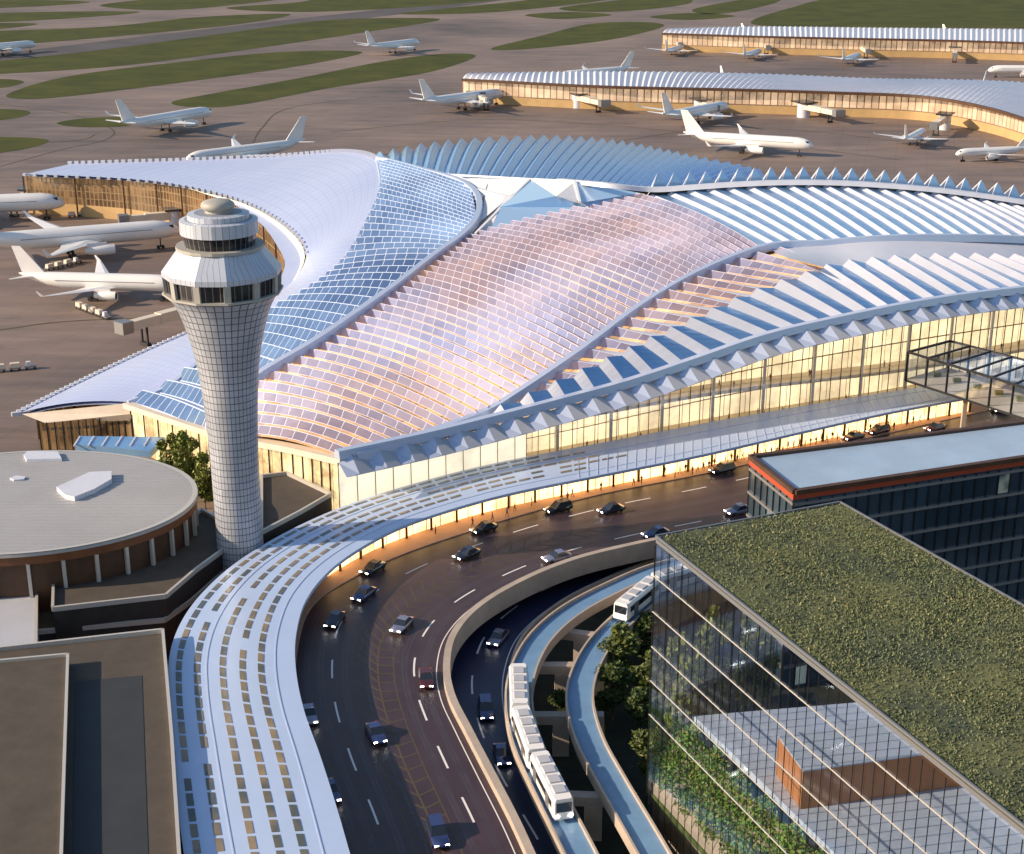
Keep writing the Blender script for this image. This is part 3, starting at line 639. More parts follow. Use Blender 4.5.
# seams and coping ring on roof
mb = MB(); n = 96
for i in range(n):
    a0, a1 = 2*math.pi*i/n, 2*math.pi*(i+1)/n
    mb.face([(RX*k*math.cos(a), RY*k*math.sin(a), ZR-7.85) for k, a in ((.975, a0), (1.004, a0), (1.004, a1), (.975, a1))])
mb.build('roof_coping', M['trim'], rot)
mb = MB()
for k in range(-16, 17):
    y = k/17*RY*.96; x = RX*.95*math.sqrt(max(0, 1-(y/(RY*.97))**2)); mb.box((0, y, ZR-7.86), (2*x, .10, .07))
mb.build('roof_seam', M['greywall'], rot)
mb = MB()
for i in range(34):
    a = 2*math.pi*i/34; mb = MB(); mb.box((RX*.985*math.cos(a), RY*.985*math.sin(a), (ZR-9.8)/2), (.6, .55, ZR-9.8), a); mb.build('wall_fin', M['trim'], rot)
def plantbox(ctrl, h, name, label):
    mb = MB(); c = sum((P(x, y, ZR) for x, y in ctrl), Vector())/len(ctrl)
    mb.prism([P(x, y, ZR)-c for x, y in ctrl], 0, h); o = mb.build(name, M['white']); 
    o.location = (c.x, c.y, ZR+.12); tag(o, label, 'roof unit', 'roof units on the round building'); return o
plantbox([(24, 458), (27, 463), (62, 462), (58, 455), (28, 454.5)], .6, 'roof_unit', 'small pale box unit at the back of the round roof')
plantbox([(57, 492), (66, 500), (75, 502), (95, 494), (112, 484), (112, 476), (90, 477), (75, 484)], .9, 'roof_unit', 'long curved pale unit on the round roof')
plantbox([(10, 480), (14, 482), (24, 481), (26, 478.5), (16, 477.5)], .3, 'roof_unit', 'tiny pale hub unit at the centre of the round roof')
def flatbld(ctrl, z, name, label, wallm, roofm, cope=.8, zb=0.0, cat='building', extra=None):
    c = sum((P(x, y, z) for x, y in ctrl), Vector())/len(ctrl)
    t = thing(name, label, cat, (c.x, c.y, zb)); pts = [P(x, y, z)-c for x, y in ctrl]
    mb = MB(); mb.prism(pts, 0, z-zb); mb.build('wall', wallm, t)
    ar = sum(pts[i].x*pts[(i+1) % len(pts)].y-pts[(i+1) % len(pts)].x*pts[i].y for i in range(len(pts)))
    mb = MB(); q = pts if ar > 0 else pts[::-1]; mb.face([(p.x, p.y, z-zb+.05) for p in q]); mb.build('roof', roofm, t)
    mb = MB()
    for i in range(len(pts)):
        a, b = pts[i], pts[(i+1) % len(pts)]; mb.beam((a.x, a.y, z-zb+.35), (b.x, b.y, z-zb+.35), .45, cope)
    mb.build('parapet', M['trim'], t)
    if extra: extra(t, c, z-zb)
    return t
flatbld([(37, 592), (36, 634), (165, 622), (190, 604), (260, 542), (250, 520), (218, 505), (197, 560), (150, 580), (60, 592)], 8, 'podium', 'low brown podium strip under the stepped roof', M['podwall'], M['darkroof'])
flatbld([(54, 573), (53, 611), (166, 598), (196, 572), (222, 553), (219, 522), (202, 512), (188, 520), (150, 545), (100, 562)], 12, 'stepped_roof_building', 'brown roofed building curving between round hall and tower', M['podwall'], M['darkroof'])
flatbld([(262, 478), (287, 475), (331, 496), (300, 514), (262, 534)], 13, 'tower_annex', 'small dark roofed annex right of the control tower', M['podwall'], M['darkroof'])
def ex(t, c, h):
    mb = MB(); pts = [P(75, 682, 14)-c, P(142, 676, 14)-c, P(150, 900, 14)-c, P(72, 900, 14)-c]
    mb.prism(pts, h+.06, h+.1); mb.build('roof_shade_patch', M['roofshade'], t)  # thin dark sheet painting a shadow patch onto the roof
    mb = MB(); pts = [P(-60, 668, 15.5)-c, P(68, 656, 15.5)-c, P(60, 900, 15.5)-c, P(-60, 900, 15.5)-c]
    mb.prism(pts, h+.06, h+1.5); mb.build('raised_roof', M['darkroof'], t)
    mb = MB()
    for a, b in ((0, 1), (1, 2)): mb.beam((pts[a].x, pts[a].y, h+1.7), (pts[b].x, pts[b].y, h+1.7), .4, .5)
    mb.build('coping', M['trim'], t)
flatbld([(-60, 658), (163, 633), (172, 740), (182, 900), (-60, 900)], 14, 'flat_roof_building', 'large flat brown roofed building at the left bottom corner', M['podwall'], M['darkroof'], extra=ex)
flatbld([(-60, 588), (37, 586), (36, 648), (-60, 656)], 11, 'grey_slab_building', 'plain grey flat block below the round building', M['greywall'], M['greywall'], cope=.1)

# ------------------------------------------------------------------ roads
ZD, ZCAN, ZL = 8.0, 12.8, 3.0
RN = [(1150, 372), (1024, 402), (900, 431), (800, 453), (700, 475), (600, 495), (520, 516), (460, 535), (400, 556), (350, 580), (313, 606), (299, 642), (296, 690), (308, 745), (330, 805), (350, 862), (375, 930)]
RS = [(1150, 445), (1024, 470), (900, 495), (800, 513), (715, 531), (645, 545), (575, 562), (520, 584), (475, 611), (450, 640), (443, 672), (448, 702), (464, 735), (486, 778), (510, 825), (535, 880), (560, 930)]
rn = [P(x, y, ZD) for x, y in RN]; rsS = [P(x, y, ZD) for x, y in RS]
rnx = [a+(a-b)*.40 for a, b in zip(rn, rsS)]       # deck continues under the canopy
def loft(a, b, n, mb, m=0, thick=0.0, z=None, s0=0, s1=1):
    prev = None
    for k in range(n+1):
        t = s0+(s1-s0)*k/n; p, q = cr(a, t).copy(), cr(b, t).copy()
        if z is not None: p.z = q.z = z
        if prev:
            mb.face([prev[0], p, q, prev[1]], m)
            if thick:
                d = Vector((0, 0, thick)); mb.face([prev[1]-d, q-d, p-d, prev[0]-d], m)
                mb.face([prev[0]-d, p-d, p, prev[0]], m); mb.face([prev[1], q, q-d, prev[1]-d], m)
        prev = (p, q)
    return mb
mb = loft(rnx, rsS, 90, MB(), thick=1.6)
tag(mb.build('departures_road', M['asphalt']), kind='structure')
def across(f): return [a.lerp(b, f) for a, b in zip(rn, rsS)]
def dashes(mb, curve, wid, on, offl, z, m=0, s0=0, s1=1):
    K = 1500; pts = [cr(curve, s0+(s1-s0)*k/K) for k in range(K+1)]; d = 0; seg = []
    def flush():
        if len(seg) > 1:
            a = seg[0]; b = seg[-1]; t = (b-a); t.z = 0; n_ = Vector((-t.y, t.x, 0)).normalized()*wid/2
            L = []; R_ = []
            for p in seg[::max(1, len(seg)//6)]+[seg[-1]]:
                pass
            for j in range(len(seg)-1):
                tt = seg[j+1]-seg[j]; nn = Vector((-tt.y, tt.x, 0)).normalized()*wid/2
                mb.face([Vector((q.x, q.y, z)) for q in (seg[j]-nn, seg[j+1]-nn, seg[j+1]+nn, seg[j]+nn)], m)
        seg.clear()
    for k in range(1, K+1):
        d += (pts[k]-pts[k-1]).length
        if d % (on+offl) < on: seg.append(pts[k])
        else: flush()
    flush()
mk = MB()
dashes(mk, across(.24), .28, 6, 7, ZD+.012); dashes(mk, across(.55), .22, 9999, .1, ZD+.012, 1); dashes(mk, across(.80), .3, 6, 7, ZD+.012)
dashes(mk, across(.40), .16, 9999, .1, ZD+.012, 1); dashes(mk, across(.66), .16, 9999, .1, ZD+.012, 1); dashes(mk, across(.955), .16, 9999, .1, ZD+.012)
for f_ in (.06, .085, .15, .175, .31, .335, .47, .495, .72, .745, .86, .885): dashes(mk, across(f_), .42, 9999, .1, ZD+.006, 2)
# chevrons in the painted island
a40 = across(.40); a55 = across(.55); a66 = across(.66)
for k in range(46):
    t = .30+k*.015
    p, q, r_ = cr(a40, t), cr(a55, t+.012), cr(a66, t)
    for u, v in ((p, q), (q, r_)):
        mk.beam(Vector((u.x, u.y, ZD+.008)), Vector((v.x, v.y, ZD+.008)), .22, .012, 1)
M['wear'] = mat('tyre_worn_asphalt', (.068, .048, .056), .4, 0, .3, .3)
tag(mk.build('road_markings', [M['paint'], M['ypaint'], M['wear']], merge=False), kind='structure')
# sidewalk with kerb
sw_in = [a+(a-b)*.39 for a, b in zip(rn, rsS)]; 
mb = loft([v+Vector((0, 0, .16)) for v in sw_in], [v+Vector((0, 0, .16)) for v in rn], 90, MB(), thick=.3)
tag(mb.build('sidewalk', M['walk']), kind='structure')
# parapet
par = thing('parapet_wall', 'long curving pale concrete parapet along the outer edge of the upper road', 'parapet wall', rsS[6])
mb = MB(); rs = []
for k in range(121):
    t = k/120; p = cr(rsS, t); d = cr(rsS, min(1, t+.01))-cr(rsS, max(0, t-.01)); n_ = Vector((-d.y, d.x, 0)).normalized()
    if n_.dot(cr(rn, t)-p) > 0: n_ = -n_
    rs.append([p+n_*.02+Vector((0, 0, -2.4)), p+n_*1.1+Vector((0, 0, -2.4)), p+n_*1.1+Vector((0, 0, 1.15)), p+n_*.02+Vector((0, 0, 1.15))])
mb.rings([[v-par.location for v in q] for q in rs]); mb.build('wall', M['conc'], par, True)
# lower road
LS = [(1024, 530), (900, 540), (800, 542), (720, 547), (655, 562), (605, 582), (560, 605), (525, 635), (510, 668), (508, 705), (520, 755), (545, 800), (575, 850), (610, 920)]
LNc = [(1024, 470), (900, 495), (800, 510), (700, 530), (640, 543), (570, 562), (505, 588), (455, 625), (438, 665), (440, 705), (462, 755), (490, 810), (512, 850), (545, 920)]
ls = [P(x, y, ZL) for x, y in LS]; ln = [P(x, y, ZL) for x, y in LNc]
mb = loft(ln, ls, 80, MB(), thick=1.2); tag(mb.build('lower_road', M['lowasphalt']), kind='structure')
mk = MB(); dashes(mk, [a.lerp(b, .5) for a, b in zip(ln, ls)], .3, 6, 7, ZL+.012); dashes(mk, [a.lerp(b, .93) for a, b in zip(ln, ls)], .18, 9999, .1, ZL+.012)
tag(mk.build('lower_road_markings', M['paint'], merge=False), kind='structure')
mb = MB(); rs = []
for k in range(101):
    t = k/100; p = cr(ls, t); d = cr(ls, min(1, t+.01))-cr(ls, max(0, t-.01)); n_ = Vector((-d.y, d.x, 0)).normalized()
    if n_.dot(cr(ln, t)-p) > 0: n_ = -n_
    rs.append([p+Vector((0, 0, -1.2)), p+n_*.5+Vector((0, 0, -1.2)), p+n_*.5+Vector((0, 0, .9)), p+Vector((0, 0, .9))])
mb.rings(rs); o = mb.build('kerb_wall', M['conc'], None, True); tag(o, 'low concrete barrier between the lower road and the left guideway', 'barrier')

# ------------------------------------------------------------------ canopy
CO = [(960, 381), (880, 393), (790, 408), (700, 424), (600, 443), (500, 462), (430, 479), (355, 502), (300, 525), (250, 553), (215, 580), (187, 612), (171, 648), (168, 690), (172, 750), (178, 810), (186, 870), (196, 940)]
CI = [(975, 396), (890, 412), (800, 432), (700, 455), (600, 475), (515, 492), (455, 508), (405, 525), (365, 545), (330, 570), (306, 600), (296, 635), (296, 670), (304, 710), (320, 755), (336, 805), (352, 860), (376, 940)]
cob = [P(x, y, ZCAN) for x, y in CO]; cib = [P(x, y, ZCAN) for x, y in CI]
can = thing('roadside_canopy', 'long curving pale blue canopy over the kerb with rows of slots', 'canopy', P(300, 560, 0)); CL = can.location
def cch(mb, name, mats, smooth=False, label=None):
    o = mb.build(name, mats, None, smooth); o.parent = can; o.matrix_parent_inverse = Matrix.Translation(-CL)
    if label: o['label'] = label
    return o
mb = MB(); n = 120; prev = None
for k in range(n+1):
    p, q = cr(cob, k/n), cr(cib, k/n)
    row = [p.lerp(q, j/10)+Vector((0, 0, (.9*4*(j/10)*(1-j/10))*.2)) for j in range(11)]
    sec = row+[q-Vector((0, 0, .6)), p-Vector((0, 0, .6))]
    if prev:
        for j in range(len(sec)):
            jj = (j+1) % len(sec); mb.face([prev[j], sec[j], sec[jj], prev[jj]][::-1])
    prev = sec
    if k in (0, n): mb.face(sec)
cch(mb, 'deck', M['canopy'], True)
def csurf(t, f): return cr(cob, t).lerp(cr(cib, t), f)+Vector((0, 0, .9*4*f*(1-f)*.2))
tm = arcmap([cob, cib], 120)
cells = []
tm8 = arcmap([cob, cib], 84)
for f0, st in ((.06, 34), (.20, 31), (.40, 30), (.555, 28), (.70, 31)):
    for i in range(st, 84):
        if random.random() < .03: continue
        a, b = tm8[i], tm8[i]+(tm8[i+1]-tm8[i])*.80
        z = Vector((0, 0, .02)); pts = [csurf(a, f0), csurf(b, f0), csurf(b, f0+.046), csurf(a, f0+.046)]
        cells.append((b, [p+z for p in pts], random.random()*50))
cells.sort(key=lambda c_: -c_[0]); rest = MB()
for k, (b, pts, u) in enumerate(cells):
    mb = MB() if k < 100 else rest
    up_ = [p+Vector((0, 0, .05)) for p in pts]; b0 = len(mb.f); mb.hexa(pts[::-1], up_[::-1])
    for j in range(b0, len(mb.f)): mb.uv[j] = [(u+.5, .5)]*4
    if k < 100: cch(mb, 'skylight', M['slot'])
cch(rest, 'skylight', M['slot'])['kind'] = 'stuff'
mb = MB()
for i in range(0, 46):
    t = tm[i]
    for j in range(5):
        a, b = csurf(t, j/5*.96+.02), csurf(t, (j+1)/5*.96+.02); mb.beam(a+Vector((0, 0, .05)), b+Vector((0, 0, .05)), .08, .08)
for f in (.3, .84):
    for i in range(0, 119): mb.beam(csurf(tm[i], f)+Vector((0, 0, .03)), csurf(tm[i+1], f)+Vector((0, 0, .03)), .16, .08)
cch(mb, 'roof_seams', M['rib'])
# lit glass wall and columns under the roadside edge
gw = [q+(p-q)*.27 for p, q in zip(cob, cib)]; mb = MB(); tg = arcmap([gw], 110, 0, .50); acc = 0
for i in range(110):
    p, q = cr(gw, tg[i]), cr(gw, tg[i+1]); L = (q-p).length
    mb.face([(q.x, q.y, ZD), (p.x, p.y, ZD), (p.x, p.y, ZCAN-.62), (q.x, q.y, ZCAN-.62)], 0, [(acc+L, .03), (acc, .03), (acc, .97), (acc+L, .97)]); acc += L
cch(mb, 'kerbside_glass_wall', M['shop'], label='warm lit shopfront glass along the kerb')
mb = MB()
for i in range(0, 111, 4):
    p = cr(gw, tg[min(i, 109)]); q = cr(cib, tg[min(i, 109)]); c = p.lerp(q, .15); mb = MB(); mb.beam((c.x, c.y, ZD+.15), (c.x, c.y, ZCAN-.58), .45, .45); cch(mb, 'column', M['brownwall'])
mb = MB(); ow = [p+(q-p)*.05 for p, q in zip(cob, cib)]
for i in range(100):
    p, q = cr(ow, i/100), cr(ow, (i+1)/100); mb.face([(p.x, p.y, 0), (q.x, q.y, 0), (q.x, q.y, ZCAN-.58), (p.x, p.y, ZCAN-.58)])
cch(mb, 'rear_wall', M['brownwall'])

# ------------------------------------------------------------------ guideways
ZG = 8.0
G_1 = [(1050, 532), (900, 545), (820, 551), (760, 556), (710, 560), (660, 570), (612, 590), (570, 613), (540, 640), (523, 672), (519, 705), (527, 745), (545, 785), (565, 825), (590, 875), (615, 930)]
G_2 = [(1050, 550), (900, 563), (800, 572), (740, 576), (690, 583), (652, 598), (622, 622), (598, 648), (583, 678), (580, 706), (590, 742), (610, 780), (632, 818), (655, 858), (690, 920)]
def guideway(ctrl, label):
    pts = [P(x, y, ZG) for x, y in ctrl]; t0 = thing('train_guideway', label, 'guideway', (pts[5].x, pts[5].y, 0), 0, 'elevated train guideways'); L = t0.location
    def rail(off, wd, zt, zb, name, m):
        mb = MB(); rs = []
        for k in range(101):
            t = k/100; p = cr(pts, t)-L; d = cr(pts, min(1, t+.01))-cr(pts, max(0, t-.01)); n_ = Vector((-d.y, d.x, 0)).normalized()
            rs.append([p+n_*(off-wd/2)+Vector((0, 0, zb)), p+n_*(off+wd/2)+Vector((0, 0, zb)), p+n_*(off+wd/2)+Vector((0, 0, zt)), p+n_*(off-wd/2)+Vector((0, 0, zt))])
        mb.rings(rs); mb.build(name, m, t0, True)
    rail(0, 3.6, 0, -1.0, 'deck', M['bconc']); rail(1.95, .3, .55, -1.2, 'side_beam', M['conc']); rail(-1.95, .3, .55, -1.2, 'side_beam', M['conc'])
    return pts
g1 = guideway(G_1, 'outer blue decked train guideway curving beside the lower road')
g2 = guideway(G_2, 'inner blue decked train guideway curving beside the trees')
for (a, b, lab) in (((552, 632), (612, 640), 'cross beam and pier just below the second train'), ((535, 668), (590, 668), 'cross beam and pier beside the last car of the long train'), ((532, 718), (590, 718), 'cross beam and pier between the middle of both guideways'), ((565, 798), (622, 800), 'lowest cross beam and pier near the bottom edge')):
    p, q = P(*a, ZG-1.9), P(*b, ZG-1.9); c = (p+q)/2; t0 = thing('guideway_pier', lab, 'pier', (c.x, c.y, 0), 0, 'piers carrying the guideways')
    mb = MB(); p_ = p-Vector((c.x, c.y, 0)); q_ = q-Vector((c.x, c.y, 0)); e = (q_-p_).normalized(); e.z = 0
    mb.beam(p_-e*2, q_+e*2, 1.5, 1.4); mb.build('cross_beam', M['conc'], t0)
    mb = MB(); mb.box((0, 0, (ZG-2.6)/2), (2.4, 1.6, ZG-2.6), math.atan2(e.y, e.x)); mb.build('column', M['conc'], t0)

# train cars
def train_car():
    t = thing('train_car', 'white train car', 'train car', (0, 0, 0), 0, 'cars of the long train')
    L, Wd, Hh = 11.6, 2.8, 3.3
    sec = lambda k, s_: [Vector((k, y*s_, z)) for y, z in ((-1.3, .5), (-1.4, .9), (-1.4, 2.9), (-1.15, 3.35), (1.15, 3.35), (1.4, 2.9), (1.4, .9), (1.3, .5))]
    mb = MB(); mb.rings([sec(-L/2, .86), sec(-L/2+.35, 1), sec(L/2-.5, 1), [v+Vector((.1 if v.z > 2 else .35, 0, 0)) for v in sec(L/2-.1, .88)]]); mb.build('body', M['plane'], t)
    for sd in (-1, 1):
        mb = MB(); mb.box((0, sd*1.4, 2.2), (L-1.6, .06, .95)); w_ = mb.build('window_band', M['dglass'], t)
        for x in (-3, 3):
            mb = MB(); mb.box((x, sd*1.425, 1.75), (1.5, .05, 2.1)); mb.build('door', M['metal'], t)
    mb = MB(); mb.box((L/2+.17, 0, 2.2), (.12, 2.0, 1.3)); mb.build('windscreen', M['dglass'], t)
    mb = MB(); mb.box((-L/2-.02, 0, 2.2), (.08, 1.8, 1.2)); mb.build('rear_window', M['dglass'], t)
    for x in (-3.6, -1.2, 1.2, 3.6):
        mb = MB(); mb.box((x, 0, 3.45), (1.7, 1.5, .22)); mb.build('roof_unit', M['greywall'], t)
    mb = MB(); 
    for x in (-3.8, 3.8): mb.box((x, 0, .3), (2.0, 1.9, .5))
    mb.build('bogie', M['dark'], t)
    for sd in (-1, 1):
        mb = MB(); mb.box((L/2+.32, sd*.9, 1.0), (.08, .4, .22)); mb.build('headlight', M['lamp'], t)
    return t
tc = train_car()
def along(pts, px, py):
    best = None
    tgt = P(px, py, ZG)
    for k in range(1001):
        p = cr(pts, k/1000); d = (p-tgt).length
        if best is None or d < best[0]: best = (d, k/1000)
    return best[1]
def place_car(pts, t, fwd=1):
    p = cr(pts, t); d = (cr(pts, min(1, t+.01))-cr(pts, max(0, t-.01)))*fwd
    return (p.x, p.y, ZG+.12), math.atan2(d.y, d.x)
def step(pts, t, dist):
    p = cr(pts, t); 
    while t < 1 and t > 0 and (cr(pts, t)-p).length < abs(dist): t += .001 if dist > 0 else -.001
    return t
t0 = along(g1, 553, 797)
loc, rz = place_car(g1, t0); tc.location = loc; tc.rotation_euler = (0, 0, rz); tc['label'] = 'lead car of the long white train, headlights on, nearest the bottom'
t1 = step(g1, t0, -12.1); loc, rz = place_car(g1, t1); dup(tc, loc, rz, 'middle car of the long white train on the outer guideway')
t2 = step(g1, t1, -12.1); loc, rz = place_car(g1, t2); dup(tc, loc, rz, 'rear car of the long white train on the outer guideway')
u0 = along(g2, 638, 609); loc, rz = place_car(g2, u0); dup(tc, loc, rz, 'front car of the second white train, half behind the glass building corner', 'cars of the second train')
u1 = step(g2, u0, -12.1); loc, rz = place_car(g2, u1); dup(tc, loc, rz, 'second train car seen through the glass building corner', 'cars of the second train')

# ------------------------------------------------------------------ cars
def make_car(loc, rz, colr, label, suv=False, name='car'):
    t = thing(name, label, 'car', loc, rz, 'cars driving on the terminal roads')
    key = 'paint_'+'_'.join('%02d' % int(c*100) for c in colr)
    if key not in M: M[key] = mat('car_'+key, colr, .2, .4, coat=.8, spec=.6)
    L, Wd = (5.6, 2.3) if suv else (5.4, 2.2); hh = 1.95 if suv else 1.65; zb = 1.05 if suv else .95
    if not protos.get(suv):
        d = {}
        def sec(x, w_, z0, z1, tp=.88): return [Vector((x, y, z)) for y, z in ((-w_*.92, z0), (-w_, z0+.25), (-w_, (z0+z1)/2+.1), (-w_*tp, z1), (w_*tp, z1), (w_, (z0+z1)/2+.1), (w_, z0+.25), (w_*.92, z0))]
        w2 = Wd/2; mb = MB(); mb.rings([sec(-L/2, w2*.86, .45, zb-.12), sec(-L/2+.25, w2*.97, .3, zb), sec(-L*.18, w2, .25, zb+.02), sec(L*.18, w2, .25, zb), sec(L/2-.4, w2*.95, .3, zb-.18), sec(L/2, w2*.8, .42, zb-.35)])
        d['body'] = mb
        xr0, xr1, xf1, xf0 = (-L*.47, -L*.42, L*.02, L*.2) if suv else (-L*.38, -L*.22, L*.02, L*.2)
        mb = MB(); c = w2*.9; e = w2*.72
        a = [Vector(p) for p in ((xr0, -c, zb-.02), (xf0, -c, zb-.04), (xf0, c, zb-.04), (xr0, c, zb-.02))]; b = [Vector(p) for p in ((xr1, -e, hh-.06), (xf1, -e, hh-.06), (xf1, e, hh-.06), (xr1, e, hh-.06))]
        mb.hexa(a, b); d['window'] = mb
        mb = MB(); mb.hexa([v+Vector((0, 0, .0)) for v in b], [v*1.0+Vector((0, 0, .08)) for v in b]); d['roof'] = mb
        protos[suv] = {k: v for k, v in d.items()}; protos[(suv, 'me')] = {}
    pm = protos[(suv, 'me')]
    def part(nm, mb_f, m):
        k = (nm, m.name)
        if k in pm:
            o = bpy.data.objects.new(nm, pm[k]); C.objects.link(o); o.parent = t
        else:
            o = mb_f().build(nm, m, t, nm == 'body'); pm[k] = o.data
        return o
    part('body', lambda: protos[suv]['body'], M[key]); part('window', lambda: protos[suv]['window'], M['dglass']); part('roof', lambda: protos[suv]['roof'], M[key])
    def wheel():
        mb = MB(); mb.tube([(0, -.13, 0), (0, .13, 0)], .36, 12); return mb
    for x in (-L*.3, L*.31):
        for y in (-Wd/2+.1, Wd/2-.1):
            o = part('wheel', wheel, M['dark']); o.location = (x, y, .36)
    def hl():
        mb = MB(); mb.box((0, 0, 0), (.12, .5, .2)); return mb
    for y in (-.68, .68):
        o = part('headlight', hl, M['lamp']); o.location = (L/2-.08, y, .68)
    for y in (-.75, .75):
        o = part('tail_light', hl, M['red']); o.location = (-L/2+.02, y, .82)
    return t
protos = {}
DK, BL, SV, RD, BK = (.035, .035, .055), (.05, .07, .19), (.26, .27, .36), (.13, .03, .03), (.02, .02, .025)
cars = [
 ((722, 472), (700, 477), BK, True, 'black car by the kerb left of the office building'),
 ((558, 511), (535, 517), BK, True, 'black car beside the kerb below the slotless canopy'),
 ((611, 512), (590, 517), DK, False, 'dark saloon just right of the black kerbside car'),
 ((484, 531), (460, 539), BK, False, 'black saloon at the kerb where the canopy begins to bend'),
 ((467, 557), (445, 566), DK, False, 'dark saloon in the second lane below the black one'),
 ((557, 560), (535, 565), SV, False, 'silver grey car close to the parapet top bend'),
 ((373, 571), (352, 583), DK, False, 'dark saloon highest of three in the inner bend'),
 ((364, 597), (346, 610), BL, False, 'dark blue car in the middle of three in the inner bend'),
 ((335, 623), (322, 640), DK, False, 'dark car lowest of three in the inner bend'),
 ((402, 628), (388, 642), SV, False, 'silver blue car alone in the middle of the bend'),
 ((426, 682), (428, 704), RD, False, 'dark red car beside the parapet inner curve'),
 ((376, 737), (385, 755), BL, False, 'blue saloon with bright beams in the middle lanes'),
 ((438, 838), (446, 862), BL, True, 'blue car at the bottom edge of the upper road'),
 ((309, 718), (314, 738), SV, False, 'silver car half hidden under the canopy edge'),
 ((330, 795), (338, 815), BL, False, 'blue car under the canopy edge near the bottom'),
 ((738, 513), (715, 518), SV, False, 'pale silver car passing the corner of the office block'),
 ((656, 536), (635, 541), BL, False, 'blue car by the parapet at the green roof corner'),
 ((878, 433), (858, 438), RD, True, 'dark red car by the crowd, the right one of a pair'),
 ((853, 439), (833, 444), RD, False, 'dark red car by the crowd, the left one of a pair'),
 ((1001, 411), (980, 416), BK, False, 'black car right below the glass footbridge'),
 ((935, 430), (915, 435), RD, False, 'dark red car between the pair and the footbridge'),
]
for (c, d, colr, suv, lab) in cars:
    p = P(*c, ZD); make_car((p.x, p.y, ZD+.02), hd(*c, *d, ZD), colr, lab, suv)
for (c, d, colr, suv, lab) in [((498, 641), (486, 655), SV, False, 'grey blue car uppermost on the lower road'), ((486, 713), (489, 735), BL, True, 'blue car in the middle of the lower road'), ((502, 758), (507, 780), BL, False, 'blue car lowest on the lower road beside the train')]:
    p = P(*c, ZL); make_car((p.x, p.y, ZL+.02), hd(*c, *d, ZL), colr, lab, suv)

# ------------------------------------------------------------------ people on the kerb
def person_mesh(step_, mats):
    joints = [(0, 0, .95), (0, 0, 1.2), (0, 0, 1.42), (0, 0, 1.52), (.01, 0, 1.68),
              (.02, .10, .9), (.02+step_, .10, .5), (-.04+step_*1.2, .10, .07), (.10+step_*1.2, .10, .04),
              (.02, -.10, .9), (.02-step_*.6, -.10, .5), (-.06-step_*1.2, -.10, .09), (.08-step_*1.2, -.10, .04),
              (0, .20, 1.42), (-step_*.5, .25, 1.14), (.1-step_*.3, .24, .9), (0, -.20, 1.42), (step_*.5, -.25, 1.14), (.16+step_*.4, -.24, .92)]
    ed = [(0, 1), (1, 2), (2, 3), (3, 4), (0, 5), (5, 6), (6, 7), (7, 8), (0, 9), (9, 10), (10, 11), (11, 12), (2, 13), (13, 14), (14, 15), (2, 16), (16, 17), (17, 18)]
    rad = [.15, .15, .15, .06, .11, .10, .07, .05, .04, .10, .07, .05, .04, .075, .05, .04, .075, .05, .04]
    me = bpy.data.meshes.new('person'); me.from_pydata(joints, ed, []); ob = bpy.data.objects.new('tmp', me); C.objects.link(ob)
    md = ob.modifiers.new('s', 'SKIN'); 
    for i, r_ in enumerate(rad): me.skin_vertices[0].data[i].radius = (r_, r_)
    me.skin_vertices[0].data[0].use_root = True
    ob.modifiers.new('u', 'SUBSURF').levels = 1
    dg = bpy.context.evaluated_depsgraph_get(); e = bpy.data.meshes.new_from_object(ob.evaluated_get(dg)); bpy.data.objects.remove(ob)
    for m in mats: e.materials.append(m)
    for p in e.polygons:
        z = p.center.z; y = abs(p.center.y)
        p.material_index = 2 if z > 1.53 or (y > .2 and z < .98) else (1 if z > .92 else (0 if z > .08 else 3)); p.use_smooth = True
    return e
skin = mat('skin', (.45, .26, .18), .6); hair = mat('dark_hair', (.03, .02, .015), .6)
tops = [mat('dark_jacket', (.04, .04, .06), .8), mat('red_coat', (.30, .05, .03), .8), mat('grey_coat', (.20, .19, .19), .8), mat('tan_coat', (.35, .22, .12), .8)]
trs = mat('dark_trousers', (.03, .03, .045), .8)
pms = [person_mesh([.0, .18, .22, .05][i], [trs, tops[i], skin, M['dark']]) for i in range(4)]
tx = ['a dark jacket', 'a red coat', 'a grey coat', 'a tan coat']
hm = MB(); hm.lathe([(.10, 1.66), (.115, 1.72), (.09, 1.79), (.02, 1.81)], (0, 0, 0), 10); hair_ob = None
ped = [a+(a-b)*.07 for a, b in zip(rn, rsS)]
ORD = ['first', 'second', 'third', 'fourth', 'fifth', 'sixth', 'seventh', 'eighth', 'ninth', 'tenth', 'eleventh', 'twelfth']
ks = [.455, .42, .40, .385, .375, .36, .335, .33, .31, .29, .285, .27]+[.265-.0035*i for i in range(44)]
for i, t in enumerate(ks):
    f = random.uniform(.03, .13); v = cr([a+(a-b)*f for a, b in zip(rn, rsS)], t); k = random.randrange(4)
    zone = 'on the quiet kerb left of the crowd' if t > .27 else 'in the crowd on the kerb under the canopy'
    o = bpy.data.objects.new('person', pms[k]); C.objects.link(o); o.location = (v.x, v.y, ZD+.16); o.rotation_euler = (0, 0, random.uniform(0, 6.28))
    if t > .27: tag(o, 'person in %s, %s from the left of those strung along the quiet kerb' % (tx[k], ORD[i]), 'person', 'people on the quiet kerb')
    else: tag(o, 'person in %s %s' % (tx[k], zone), 'person', 'people in %s %s' % (tx[k], zone))
    if hair_ob is None:
        hair_ob = hm.build('hair', hair, o, True)
    else:
        h_ = hair_ob.copy(); C.objects.link(h_); h_.parent = o

